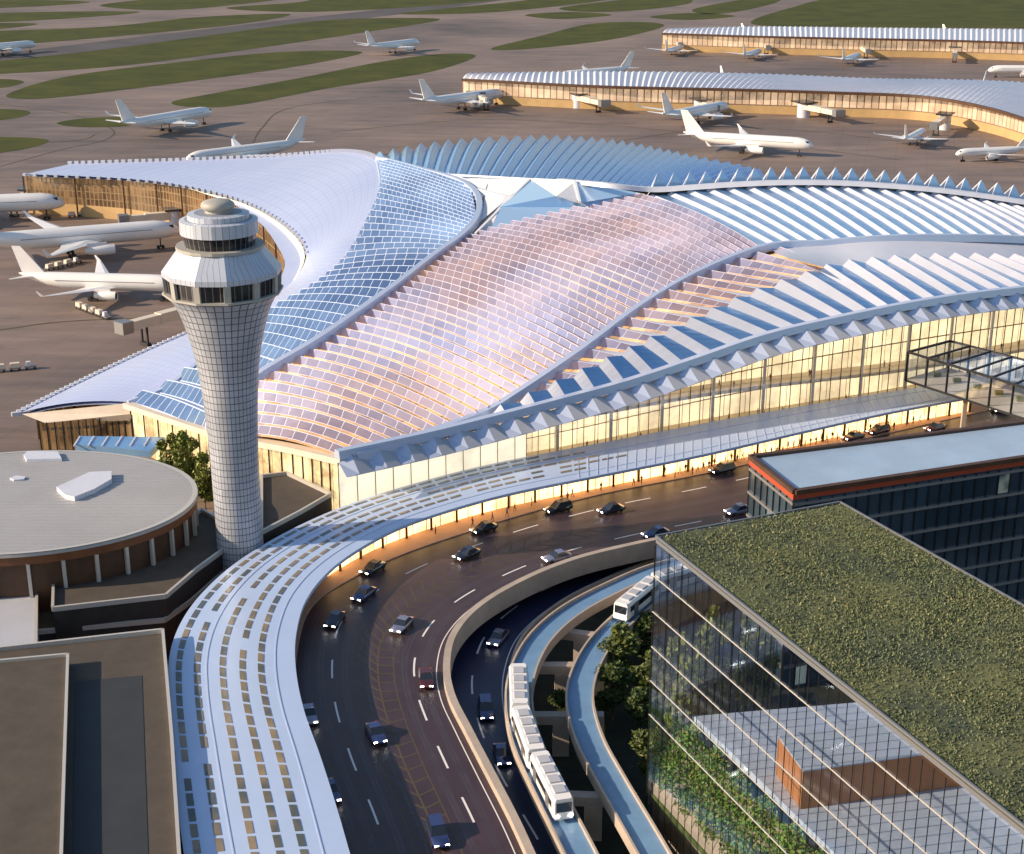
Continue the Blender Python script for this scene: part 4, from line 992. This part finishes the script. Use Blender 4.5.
rnd = random.Random(21)
for i in range(60):
    k = rnd.randrange(4); j = rnd.randrange(20, 84); up = rnd.random() < .45; v = fpt(j, rnd.uniform(5.9, 8) if up else rnd.uniform(1.5, 8)); z = 15.5+1.2*math.sin(j*.067)+.02 if up else 8.12
    o = bpy.data.objects.new('person', pms[k]); C.objects.link(o); o.location = (v.x, v.y, z); o.rotation_euler = (0, 0, rnd.uniform(0, 6.28)); h_ = hair_ob.copy(); C.objects.link(h_); h_.parent = o
    pl = 'on the upper gallery behind the tall south glass' if up else 'on the hall floor behind the tall south glass'
    tag(o, 'person in %s %s' % (tx[k], pl), 'person', 'people in %s %s' % (tx[k], pl))
# ------------------------------------------------------------------ footbridge
bz0, bz1 = 18.0, 24.5
q = [(908, 352), (950, 341), (1125, 386), (1085, 406)]
fb = [P(x, y, bz1) for x, y in q]; c = (fb[0]+fb[1])/2
br = thing('glass_footbridge', 'glazed black framed footbridge crossing from the terminal at right', 'footbridge', (c.x, c.y, bz0)); off = Vector((c.x, c.y, 0))
fr = MB(); gl = MB(); hh = bz1-bz0
A, B_, C2, D_ = [Vector((p.x-c.x, p.y-c.y, 0)) for p in fb]; U = Vector((0, 0, hh))
for e in (A, B_, C2, D_): fr.beam(e, e+U, .5, .5)
for z in (Vector(), U):
    for a, b in ((A, B_), (B_, C2), (C2, D_), (D_, A)): fr.beam(a+z, b+z, .45, .45)
for k in range(1, 8):
    s = k/8; a = A.lerp(D_, s); b = B_.lerp(C2, s)
    fr.beam(a, a+U, .4, .4); fr.beam(b, b+U, .4, .4); fr.beam(a+U, b+U, .4, .4)
fr.build('frame', M['black'], br)
for a, b in ((A, D_), (B_, C2), (A, B_)): gl.face([a, b, b+U, a+U])
gl.face([A+U, D_+U, C2+U, B_+U]); gl.build('glazing', M['clear'], br)
mb = MB(); mb.face([v+Vector((0, 0, .25)) for v in (A, D_, C2, B_)]); mb.build('floor', M['cream'], br)
mb = MB()
for k in range(8):
    s = (k+.5)/8; a = A.lerp(D_, s).lerp(B_.lerp(C2, s), .5); mb.box(a+Vector((0, 0, .7)), (1.6, 1.1, .9))
mb.build('bench', M['leafy'], br)
mb = MB()
for k in (2, 5, 7):
    s = k/8; a = A.lerp(D_, s).lerp(B_.lerp(C2, s), .5); mb.beam((a.x, a.y, -bz0), (a.x, a.y, 0), .9, .9)
mb.build('leg', M['conc'], br)

# ------------------------------------------------------------------ office building
zo = 34.0; oc = [(751, 457), (795, 492), (1110, 445), (1060, 418)]
op = [P(x, y, zo) for x, y in oc]; c = sum(op, Vector())/4
ofc = thing('office_building', 'dark glass office block with red roof fascia beyond the green roof', 'office building', (c.x, c.y, 0)); ol = [p-Vector((c.x, c.y, 0)) for p in op]
mb = MB()
for i in range(4):
    a, b = ol[i], ol[(i+1) % 4]; L = (b-a).length
    mb.face([(a.x, a.y, 0), (b.x, b.y, 0), (b.x, b.y, zo-1.3), (a.x, a.y, zo-1.3)], 0, [(0, 0), (L, 0), (L, zo-1.3), (0, zo-1.3)])
mb.build('curtain_wall', M['office'], ofc)
mb = MB()
for i in range(3):
    a, b = ol[i], ol[(i+1) % 4]; L = (b-a).length; d = (b-a)/L; n_ = Vector((d.y, -d.x, 0))*.15
    if n_.dot((a+b)/2) < 0: n_ = -n_
    k = 0
    while k*2.2 < L:
        p = a+d*k*2.2+n_; mb.beam((p.x, p.y, 0), (p.x, p.y, zo-1.4), .16, .2); k += 1
    for z in range(4, int(zo), 4): mb.beam(Vector((a.x, a.y, z))+n_, Vector((b.x, b.y, z))+n_, .3, .45, 1)
mb.build('mullions', [M['black'], M['metal']], ofc)
mb = MB(); mb.prism([(p.x*1.01, p.y*1.01) for p in ol], zo-1.3, zo-.3); mb.build('fascia', M['red'], ofc)
mb = MB(); mb.prism([(p.x*.985, p.y*.985) for p in ol], zo-.3, zo-.15); mb.build('roof', M['offroof'], ofc)
mb = MB()
for i in range(4): mb.beam(Vector((ol[i].x, ol[i].y, zo)), Vector((ol[(i+1) % 4].x, ol[(i+1) % 4].y, zo)), .9, .7)
mb.build('parapet', M['brownwall'], ofc)

# ------------------------------------------------------------------ trees
def leafmesh(name, n, rad, hgt, z0, lm, size=.45, clumps=14, seed=1):
    rnd = random.Random(seed); mb = MB(); cl = []
    for k in range(clumps):
        a = rnd.uniform(0, 6.28); rr_ = rad*math.sqrt(rnd.random())*.75; z = z0+hgt*rnd.random(); fz = 1-abs((z-z0)/hgt-.4)*.9
        cl.append((rr_*math.cos(a)*fz, rr_*math.sin(a)*fz, z, rad*rnd.uniform(.25, .45)))
    for k in range(n):
        cx, cy, cz, r_ = cl[rnd.randrange(clumps)]; v = Vector((rnd.gauss(0, 1), rnd.gauss(0, 1), rnd.gauss(0, 1))).normalized()*r_*rnd.uniform(.55, 1.05); v.z *= .75
        p = Vector((cx, cy, cz))+v; d = Vector((rnd.gauss(0, 1), rnd.gauss(0, 1), rnd.gauss(0, .6))).normalized(); e = d.orthogonal().normalized(); e = Matrix.Rotation(rnd.uniform(0, 6), 3, d)@e; s = size*rnd.uniform(.6, 1.3)
        mb.face([p-d*s, p+e*s*.45, p+d*s, p-e*s*.45], rnd.randrange(2))
    return mb, cl
def make_tree(label, loc, hgt, rad, mats, n=2600, seed=1, size=.45, group=None, name='tree'):
    t = thing(name, label, 'tree', loc, 0, group); rnd = random.Random(seed)
    mb, cl = leafmesh('crown', n, rad, hgt*.62, hgt*.34, mats, size, 16, seed); mb.build('crown', mats, t, merge=False)
    tr = MB(); tr.tube([(0, 0, 0), (.1, .05, hgt*.25), (-.05, .1, hgt*.5), (0, 0, hgt*.85)], [hgt*.03, hgt*.022, hgt*.015, hgt*.004], 7)
    for c_ in cl[:9]:
        z = hgt*rnd.uniform(.25, .5); tr.tube([(0, 0, z), (c_[0]*.5, c_[1]*.5, (z+c_[2])/2), (c_[0], c_[1], c_[2])], [hgt*.012, hgt*.008, hgt*.003], 5)
    tr.build('trunk', M['bark'], t, True); return t
ta = make_tree('tree', (0, 0, 0), 11, 4.2, [M['leaf'], M['leafy']], 3000, 3, .5)
M['leafb'] = mat('bright_yellow_leaves', (.27, .30, .04), .6, 0, 0, .6, col2=(.15, .20, .03))  # brighter yellow-green leaf colour
ty = make_tree('slim yellow green tree', (0, 0, 0), 11, 4.2, [M['leafb'], M['leafy']], 3400, 8, .42)
tbq = make_tree('tree', (0, 0, 0), 9, 3.4, [M['leaf'], M['leaf']], 2600, 5, .45)
spots = [(620, 690, 'tree at the left edge of the dark garden inside the inner guideway'), (645, 665, 'tall tree highest in the dark garden below the second train'), (640, 735, 'tree in the middle of the dark garden beside the glass edge'), (650, 790, 'lower tree of the dark garden beside the glass edge'), (612, 720, 'small tree close to the inner guideway bend'), (655, 715, 'tree tucked against the glass building corner'), (560, 720, 'dim tree between both guideways')]
for i, (x, y, lab) in enumerate(spots):
    p = P(x, y, 0)
    if i == 0: ta.location = p; ta['label'] = lab; ta['group'] = 'trees in the dark garden'
    elif i == 1: tbq.location = p; tbq['label'] = lab; tbq['group'] = 'trees in the dark garden'
    elif i == 6: dup(tbq, p, 1.0, lab, 'trees in the dark garden', .55)
    else: dup(ta if i % 2 else tbq, p, i*1.3, lab, 'trees in the dark garden', random.uniform(.8, 1.05))
for i, (x, y, s, lab) in enumerate([(172, 486, .9, 'yellow green tree leftmost behind the round building'), (190, 492, 1.0, 'yellow green tree in the middle between round building and tower'), (205, 500, .85, 'yellow green tree touching the control tower left side'), (183, 474, .75, 'yellow green tree at the back beside the lit wall')]):
    p = P(x, y, 4)
    if i == 0: ty.location = (p.x, p.y, 0); ty['label'] = lab; ty['group'] = 'trees by the control tower'; ty.scale = (s, s, s*1.5)
    else: dup(ty, (p.x, p.y, 0), i*2.1, lab, 'trees by the control tower', (s, s, s*1.5))

# ------------------------------------------------------------------ green roof building
zg = 45.0; Aq, Bq = P(656, 536, zg), P(840, 502, zg); Dq, Cq = P(1024, 826, zg), P(1024, 606, zg)
Dq = Aq+(Dq-Aq)*1.25; Cq = Bq+(Cq-Bq)*2.1
grb = thing('green_roof_building', 'glass walled building with a planted green roof in the right foreground', 'glass building', (Aq.x, Aq.y, 0)); O0 = Vector((Aq.x, Aq.y, 0))
a, b, c2, d = [p-O0 for p in (Aq, Bq, Cq, Dq)]
mb = MB(); mb.prism([(p.x, p.y) for p in (a, d, c2, b)], zg-.9, zg-.4); mb.build('roof_slab', M['metal'], grb)
gm = mat('sedum_roof', (.16, .165, .075), .95, 0, 0, .11, col2=(.07, .085, .06), bump=.6, bs=2.5, spec=.1)
mb = MB(); mb.prism([(p.x, p.y) for p in (a.lerp(c2, .006), d.lerp(b, .006), c2.lerp(a, .006), b.lerp(d, .006))], zg-.4, zg-.05); mb.build('green_roof', gm, grb)
tf = MB(); rnd = random.Random(4); gmy = mat('straw_grass', (.30, .28, .13), .9); gmg = mat('roof_grass_blades', (.13, .155, .075), .9)
for k in range(70000):
    u, v = rnd.random(), rnd.random()**.8
    p = a.lerp(d, v*.995).lerp(b.lerp(c2, v*.995), .01+.98*u)
    q = 0.5+0.5*math.sin(p.x*.23+1.6*math.sin(p.y*.17))*math.cos(p.y*.19+p.x*.1+math.sin(p.x*.5))
    if rnd.random() > .22+.78*q: continue
    an = rnd.uniform(0, 6.28); s = rnd.uniform(.06, .17); h_ = rnd.uniform(.10, .32); e = Vector((math.cos(an), math.sin(an), 0))*s; base_ = Vector((p.x, p.y, zg-.06))
    tf.face([base_-e, base_+e, base_+e*.4+Vector((rnd.uniform(-.15, .15), rnd.uniform(-.15, .15), h_))], 0 if rnd.random() < .14*q else 1)
o = tf.build('grass_tufts', [gmy, gmg], grb, merge=False); o['kind'] = 'stuff'
mb = MB()
for p, q in ((a, b), (b, c2), (a, d)): mb.beam(Vector((p.x, p.y, zg)), Vector((q.x, q.y, zg)), .22, .25)
mb.build('roof_coping', M['metal'], grb)
# glass skins
gl = MB(); LAD = (d-a).length; U = zg-1.2
gl.face([(a.x, a.y, 0), (d.x, d.y, 0), (d.x, d.y, U), (a.x, a.y, U)]); gl.face([(a.x, a.y, 0), (b.x, b.y, 0), (b.x, b.y, U), (a.x, a.y, U)]); gl.face([(b.x, b.y, 0), (c2.x, c2.y, 0), (c2.x, c2.y, U), (b.x, b.y, U)])
gl.build('glass_skin', M['clear'], grb)
mb = MB(); k = 0; dr = Vector((d.x-a.x, d.y-a.y, 0)).normalized(); nn = Vector((dr.y, -dr.x, 0))
if nn.x > 0: nn = -nn
while k*1.7 < LAD:
    p = Vector((a.x, a.y, 0))+dr*k*1.7+nn*.12; mb.beam(p, p+Vector((0, 0, U)), .07, .12, 0); k += 1
ab = Vector((b.x-a.x, b.y-a.y, 0)); k = 0
while k*2.0 < ab.length:
    p = Vector((a.x, a.y, 0))+ab.normalized()*k*2.0; mb.beam(p, p+Vector((0, 0, U)), .10, .2, 0); k += 1
z = U-4.2
while z > 16:
    mb.beam(Vector((a.x, a.y, z))+nn*.12, Vector((d.x, d.y, z))+nn*.12, .11, .12, 1); z -= 4.9
mb.build('mullions', [M['black'], M['trim']], grb)
# interior terraces
def lp(px, py, z): v = P(px, py, z)-O0; return v
ZF = 20.0
tl, tr_ = lp(694, 716, ZF), lp(885, 700, ZF)
mb = MB(); mb.prism([(v.x, v.y) for v in (tl, d+nn*-4.6, c2, tr_)], ZF-.8, ZF); mb.build('floor_slab', M['slab'], grb)
mb = MB(); mb.prism([(v.x, v.y) for v in (a+nn*-.6, d+nn*-.6, c2, b)], 7.2, 8); mb.build('garden_floor', mat('garden_lawn', (.12, .17, .05), .9, 0, .4, .5), grb)
mb = MB(); pts = [lp(778, 737, 25), lp(803, 772, 25), lp(975, 748, 25), lp(940, 712, 25)]; mb.prism([(v.x, v.y) for v in pts], ZF+.01, 25); mb.build('timber_box', M['orange'], grb)
mb = MB(); mb.prism([(v.x, v.y) for v in pts], 25.01, 25.2); mb.build('timber_box_roof', M['slab'], grb)
def intree(px, py, z, s, lab):
    p = P(px, py, z); dup(ty, (p.x, p.y, 8), px*.1, lab, 'trees behind the glass facade', (s*.62, s*.62, s*1.5))
intree(676, 742, 12, 1.2, 'slim tree leftmost behind the glass facade'); intree(712, 728, 12, 1.3, 'slim tree in the middle behind the glass facade'); intree(752, 716, 12, 1.3, 'slim tree rightmost behind the glass facade')
# hedge along the facade foot
hd_m = MB(); rnd = random.Random(9)
he0 = Vector((a.x, a.y, 0))
for k in range(22000):
    s = rnd.random()**1.0*.8; w_ = rnd.uniform(.9, 4.4); zz = 18.6-(4.4-w_)*2.3*rnd.uniform(.8, 1.1)-(.8*math.sin(s*90)); p = he0+dr*(s*LAD)-nn*w_+Vector((0, 0, zz+rnd.uniform(-.8, .6)))
    dd = Vector((rnd.gauss(0, 1), rnd.gauss(0, 1), rnd.gauss(0, 1))).normalized(); e = dd.orthogonal().normalized(); q = rnd.uniform(.15, .34)
    hd_m.face([p-dd*q, p+e*q*.5, p+dd*q, p-e*q*.5], rnd.randrange(2))
gt = thing('planted_terrace', 'bright green planted slope behind the foot of the glass facade', 'planted terrace', (Aq.x, Aq.y, 0))
lf = mat('bright_leaves', (.16, .36, .05), .6, 0, 0, .5, col2=(.08, .22, .03)); hd_m.build('shrubs', [lf, M['leafb']], gt, merge=False)['kind'] = 'stuff'
mb = MB(); v0 = he0-nn*.8; v1 = he0-nn*4.4; mb.hexa([v0, v0+dr*LAD*.8, v1+dr*LAD*.8, v1], [v0+Vector((0, 0, 9)), v0+dr*LAD*.8+Vector((0, 0, 9)), v1+dr*LAD*.8+Vector((0, 0, 17.5)), v1+Vector((0, 0, 17.5))]); mb.build('planter', M['conc'], gt)

# ------------------------------------------------------------------ far concourses
def concourse(back, front, z, label, N, sx=1):
    bk_ = [P(x, y, z+3) for x, y in back]; fr_ = [P(x, y, z) for x, y in front]; c = fr_[len(fr_)//2]
    t = thing('concourse', label, 'airport concourse', (c.x, c.y, 0), 0, 'concourses across the apron'); L = t.location
    def ch(mb, nm, m): 
        o = mb.build(nm, m, None); o.parent = t; o.matrix_parent_inverse = Matrix.Translation(-L)
    ch(fold(fr_, bk_, N, .8, .35, bulge=1, M1=5), 'roof', [M['white'], M['white']])
    mb = MB(); acc = 0; w1 = [p.lerp(q, .06) for p, q in zip(fr_, bk_)]; n = 90
    for i in range(n):
        p, q = cr(w1, i/n), cr(w1, (i+1)/n); LL = (q-p).length
        mb.face([(p.x, p.y, 4.5), (q.x, q.y, 4.5), (q.x, q.y, z), (p.x, p.y, z)], 0, [(acc, .05), (acc+LL, .05), (acc+LL, 1.95), (acc, 1.95)])
        mb.face([(p.x, p.y-1, 0), (q.x, q.y-1, 0), (q.x, q.y-1, 4.5), (p.x, p.y-1, 4.5)], 1); acc += LL
        p2, q2 = cr(bk_, i/n), cr(bk_, (i+1)/n); mb.face([(q2.x, q2.y, 0), (p2.x, p2.y, 0), (p2.x, p2.y, z+3), (q2.x, q2.y, z+3)], 0, [(acc, .05), (acc+LL, .05), (acc+LL, 1.95), (acc, 1.95)])
    p, q = w1[0], bk_[0]; mb.face([(q.x, q.y, 0), (p.x, p.y, 0), (p.x, p.y, z), (q.x, q.y, z+3)], 0, [(0, .05), (40, .05), (40, 1.95), (0, 1.95)])
    ch(mb, 'glass_wall', [M['goldfac'], M['tan']])
    mb = MB(); pts = [cr(fr_, k/60) for k in range(61)]
    for k in range(60): mb.beam(pts[k]+Vector((0, -.5, .2)), pts[k+1]+Vector((0, -.5, .2)), 1.8, 1.5)
    ch(mb, 'eave', M['brownwall'])
concourse([(468, 74), (600, 72), (750, 74), (870, 79), (950, 80), (1024, 83), (1150, 95)], [(462, 80), (600, 87), (730, 90), (830, 93), (920, 97), (985, 108), (1050, 128)], 13, 'nearer long golden lit concourse with white ribbed roof across the apron', 105)
concourse([(668, 29), (760, 27), (850, 28), (950, 29), (1040, 30), (1150, 32)], [(662, 34), (760, 37), (850, 39), (950, 41), (1040, 44), (1150, 48)], 13, 'farther golden lit concourse with white ribbed roof at the top right', 90)

# ------------------------------------------------------------------ aircraft
def make_plane(L, rad, span, nm, label, group):
    t = thing(nm, label, 'airplane', (0, 0, 0), 0, group); zf = rad*1.75+.9
    st = [(-.5, .10, .75), (-.47, .22, .62), (-.40, .52, .40), (-.32, .80, .18), (-.22, .97, .03), (-.12, 1, 0), (.30, 1, 0), (.38, .98, 0), (.43, .88, -.05), (.465, .68, -.14), (.487, .42, -.24), (.5, .12, -.3)]
    mb = MB(); mb.rings([[Vector((x*L, rad*r_*math.cos(2*math.pi*i/18), zf+rad*zo_+rad*r_*math.sin(2*math.pi*i/18))) for i in range(18)] for x, r_, zo_ in st]); mb.build('fuselage', M['plane'], t, True)
    mb = MB(); mb.box((L*.455, 0, zf+rad*.35), (L*.022, rad*1.25, rad*.28)); mb.build('cockpit_window', M['dglass'], t)
    for s in (-1, 1):
        mb = MB(); mb.box((L*.05, s*rad*.985, zf+rad*.22), (L*.62, .06, rad*.07)); mb.build('window_row', M['metal'], t)
        # wing
        def foil(x0, ch_, y, z, th): return [Vector((x0, y, z)), Vector((x0-ch_*.3, y, z+th*.6)), Vector((x0-ch_, y, z)), Vector((x0-ch_*.35, y, z-th*.4))]
        sp = span/2
        rs = [foil(L*.13, L*.20, s*rad*.5, zf-rad*.55, L*.022), foil(L*.02, L*.115, s*sp*.36, zf-rad*.35, L*.012), foil(-L*.155, L*.028, s*sp, zf+rad*.35, L*.004)]
        tip = foil(-L*.19, L*.012, s*(sp+.4), zf+rad*.35+span*.035, L*.002)
        mb = MB(); mb.rings([r_ if s < 0 else r_[::-1] for r_ in rs+[tip]]); mb.build('wing', M['plane'], t)
        rs = [foil(-L*.40, L*.075, s*rad*.3, zf+rad*.5, L*.008), foil(-L*.475, L*.028, s*span*.17, zf+rad*.75, L*.003)]
        mb = MB(); mb.rings([r_ if s < 0 else r_[::-1] for r_ in rs]); mb.build('stabilizer', M['plane'], t)
        ex_, ey, ez = L*.10, s*sp*.33, zf-rad*.95; er = rad*.56; k = .078*L
        mb = MB(); mb.rings([[Vector((ex_+u*k, ey+er*v*math.cos(2*math.pi*i/14), ez+er*v*math.sin(2*math.pi*i/14))) for i in range(14)] for u, v in ((-1, .5), (-.3, .9), (.4, 1), (.75, .92), (.7, .8))]); mb.box((ex_-k*.3, ey, ez+er*1.05), (k*1.2, .3, er*.7)); en = mb.build('engine', M['plane'], t, True)
        mb = MB(); mb.tube([(ex_+k*.6, ey, ez), (ex_+k*.71, ey, ez)], er*.79, 14); mb.build('fan', M['dark'], en)
    fin = [[Vector((-L*.33, y, zf+rad*.75)) , Vector((-L*.475, y, zf+rad*.7)), Vector((-L*.53, y*.3, zf+rad*.8+L*.165)), Vector((-L*.475, y*.3, zf+rad*.8+L*.165))] for y in (-.25, .25)]
    mb = MB(); mb.rings(fin); mb.build('tail_fin', M['plane'], t)
    for x, y in ((L*.40, 0), (-L*.03, rad*.9), (-L*.03, -rad*.9)):
        mb = MB(); mb.beam((x, y, .5), (x, y, zf-rad*.8), .35, .35); 
        for dx in (-.7, .7): mb.tube([(x+dx, y-.5, .55), (x+dx, y+.5, .55)], .55, 10)
        mb.build('landing_gear', M['dark'], t)
    return t
wide = make_plane(64, 3.0, 60, 'airliner', 'x', 'wide white airliners'); narrow = make_plane(40, 2.05, 36, 'airliner', 'x', 'narrow white airliners')
usedp = {}
def plane(proto, cx, cy, hx, hy, label, s=1.0, z=3.0):
    """centre pixel, heading pixel direction"""
    p = P(cx, cy, z); rz = hd(cx, cy, hx, hy, z); loc = (p.x, p.y, 0.02)
    if proto.name in usedp: dup(proto, loc, rz, label, s=s)
    else:
        usedp[proto.name] = 1; proto.location = loc; proto.rotation_euler = (0, 0, rz); proto['label'] = label; proto.scale = (s, s, s)
wd, nw = wide, narrow
plane(wd, 747, 147, 812, 151, 'large white airliner taxiing just beyond the saw toothed crest')
plane(wd, 77, 247, 175, 239, 'large white airliner at the gate behind the control tower', 1.12)
plane(wd, -33, 215, 62, 211, 'white airliner nose at the upper left gate', 1.14)
plane(nw, 100, 290, 172, 292, 'smaller white airliner left of the tower shaft', 1.28)
plane(wd, 168, 125, 208, 118, 'white airliner turning on the taxiway above the wing roof', 1.05)
plane(wd, 247, 158, 200, 164, 'white airliner partly hidden behind the wing roof', 1.0)
plane(wd, 394, 49, 425, 45, 'white airliner taxiing between grass islands at the top', 1.0)
plane(wd, 2, 51, 44, 47, 'white airliner cut by the left top edge', 1.0)
plane(wd, 464, 104, 500, 99, 'white airliner parked at the left end of the nearer concourse', 1.05)
plane(wd, 596, 77, 560, 80, 'white airliner with tall tail behind the left end of the nearer concourse', .95)
plane(wd, 696, 117, 727, 111, 'white airliner docked at the middle of the nearer concourse', 1.0)
plane(nw, 914, 139, 934, 128, 'small white airliner nosing in at the nearer concourse right part', 1.0)
plane(nw, 992, 154, 970, 155, 'small white jet facing left at the right edge', .95)
plane(wd, 674, 51, 690, 46, 'white airliner at the left end of the farther concourse', .7)
plane(wd, 752, 55, 768, 50, 'white airliner second from the left at the farther concourse', .7)
plane(wd, 851, 60, 868, 54, 'white airliner third from the left at the farther concourse', .75)
plane(wd, 1030, 73, 1000, 73, 'white airliner entering at the right edge between the concourses', .9)
plane(nw, 732, 82, 747, 86, 'airliner behind the nearer concourse showing only its fin, the left one', .9)
plane(nw, 978, 87, 966, 92, 'airliner behind the nearer concourse showing only its fin, the right one', .9)
plane(nw, 756, 35, 775, 37, 'airliner behind the farther concourse showing only its fin, the left one', .9)
plane(nw, 958, 36, 977, 38, 'airliner behind the farther concourse showing only its fin, the right one', .9)

# ------------------------------------------------------------------ jet bridges
def jet_bridge(p0, p1, label, z=4.8, w_=3.0, big=1.0):
    a = P(*p0, 5); b = P(*p1, 5); a.z = b.z = 0; d = (b-a); L = d.length; rz = math.atan2(d.y, d.x)
    t = thing('jet_bridge', label, 'jet bridge', a, rz, 'jet bridges at the gates')
    mb = MB(); mb.box((L*.3, 0, z+1.3), (L*.6, w_, 2.9)); mb.box((L*.72, 0, z+1.2), (L*.5, w_*.86, 2.6)); mb.build('tunnel', M['cream'], t)
    mb = MB(); mb.box((L+.5, 0, z+1.3), (3.6, w_*1.3, 3.4)); mb.build('cab', M['metal'], t)
    mb = MB(); mb.tube([(0, 0, 0), (0, 0, z+3.2)], 2.3*big, 12); mb.build('rotunda', M['white'], t, True)
    mb = MB(); mb.box((L*.78, -1.2, z/2), (.5, .5, z)); mb.box((L*.78, 1.2, z/2), (.5, .5, z)); mb.box((L*.78, 0, .5), (1.2, 3.4, 1)); mb.build('drive_legs', M['dark'], t)
    mb = MB(); mb.box((0, 0, z+3.6), (8*big, 6*big, .7)); mb.build('roof_cap', M['dglass'], t)
jet_bridge((476, 98), (489, 103), 'jet bridge at the left end of the nearer concourse', big=1.4)
jet_bridge((578, 99), (604, 105), 'empty jet bridge second along the nearer concourse', w_=5, big=1.6)
jet_bridge((700, 105), (715, 110), 'jet bridge above the docked airliner in mid concourse', big=1.5)
jet_bridge((804, 108), (838, 115), 'empty jet bridge in the middle right of the nearer concourse', w_=5, big=1.6)
jet_bridge((945, 120), (934, 128), 'jet bridge to the small airliner at the nearer concourse', big=1.4)
jet_bridge((672, 41), (680, 46), 'jet bridge at the left end of the farther concourse', big=1.6)
jet_bridge((762, 44), (768, 49), 'jet bridge second along the farther concourse', big=1.6)
jet_bridge((860, 48), (868, 53), 'jet bridge third along the farther concourse', big=1.6)
jet_bridge((955, 51), (955, 57), 'empty jet bridge rightmost on the farther concourse', big=1.6)
jet_bridge((30, 197), (8, 206), 'jet bridge at the far left gate under the wing roof')
jet_bridge((175, 218), (125, 222), 'jet bridge over the large airliner behind the tower')
jet_bridge((205, 312), (126, 333), 'long jet bridge reaching left from the wing roof, no airplane', z=5.5)
# baggage trains
def cart(loc, rz, label, tug=False):
    t = thing('baggage_tug' if tug else 'baggage_cart', label, 'baggage tug' if tug else 'baggage cart', loc, rz, None if tug else 'baggage carts')
    mb = MB(); mb.box((0, 0, .75), (3.0, 1.6, .35)); mb.build('bed', M['metal'], t)
    if tug: mb = MB(); mb.box((-.5, 0, 1.5), (1.2, 1.3, 1.2), top=.85); mb.build('cab', M['white'], t)
    else:
        mb = MB(); mb.box((0, 0, 1.5), (2.6, 1.5, 1.2), top=.9); mb.build('luggage', M['cream'], t)
    for x in (-1, 1):
        for y in (-.7, .7): mb = MB(); mb.tube([(x, y-.12, .35), (x, y+.12, .35)], .35, 8); mb.build('wheel', M['dark'], t)
for (x, y, q, r_, n, wh) in ((80, 309, 104, 318, 5, 'below the smaller airliner'), (50, 270, 82, 262, 4, 'under the large airliner wing'), (72, 217, 105, 214, 4, 'by the west concourse wall'), (0, 372, 10, 371, 3, 'at the left edge of the apron')):
    a = P(x, y); b = P(q, r_); d = (b-a).normalized(); rz = math.atan2(d.y, d.x)
    for k in range(n):
        last = k == n-1; p = a+d*k*3.9
        ordn = ['first', 'second', 'third', 'fourth', 'fifth'][k]
        cart((p.x, p.y, .02), rz, ('white baggage tug pulling the carts ' if last else ordn+' baggage cart from the left in the row ')+wh, last)
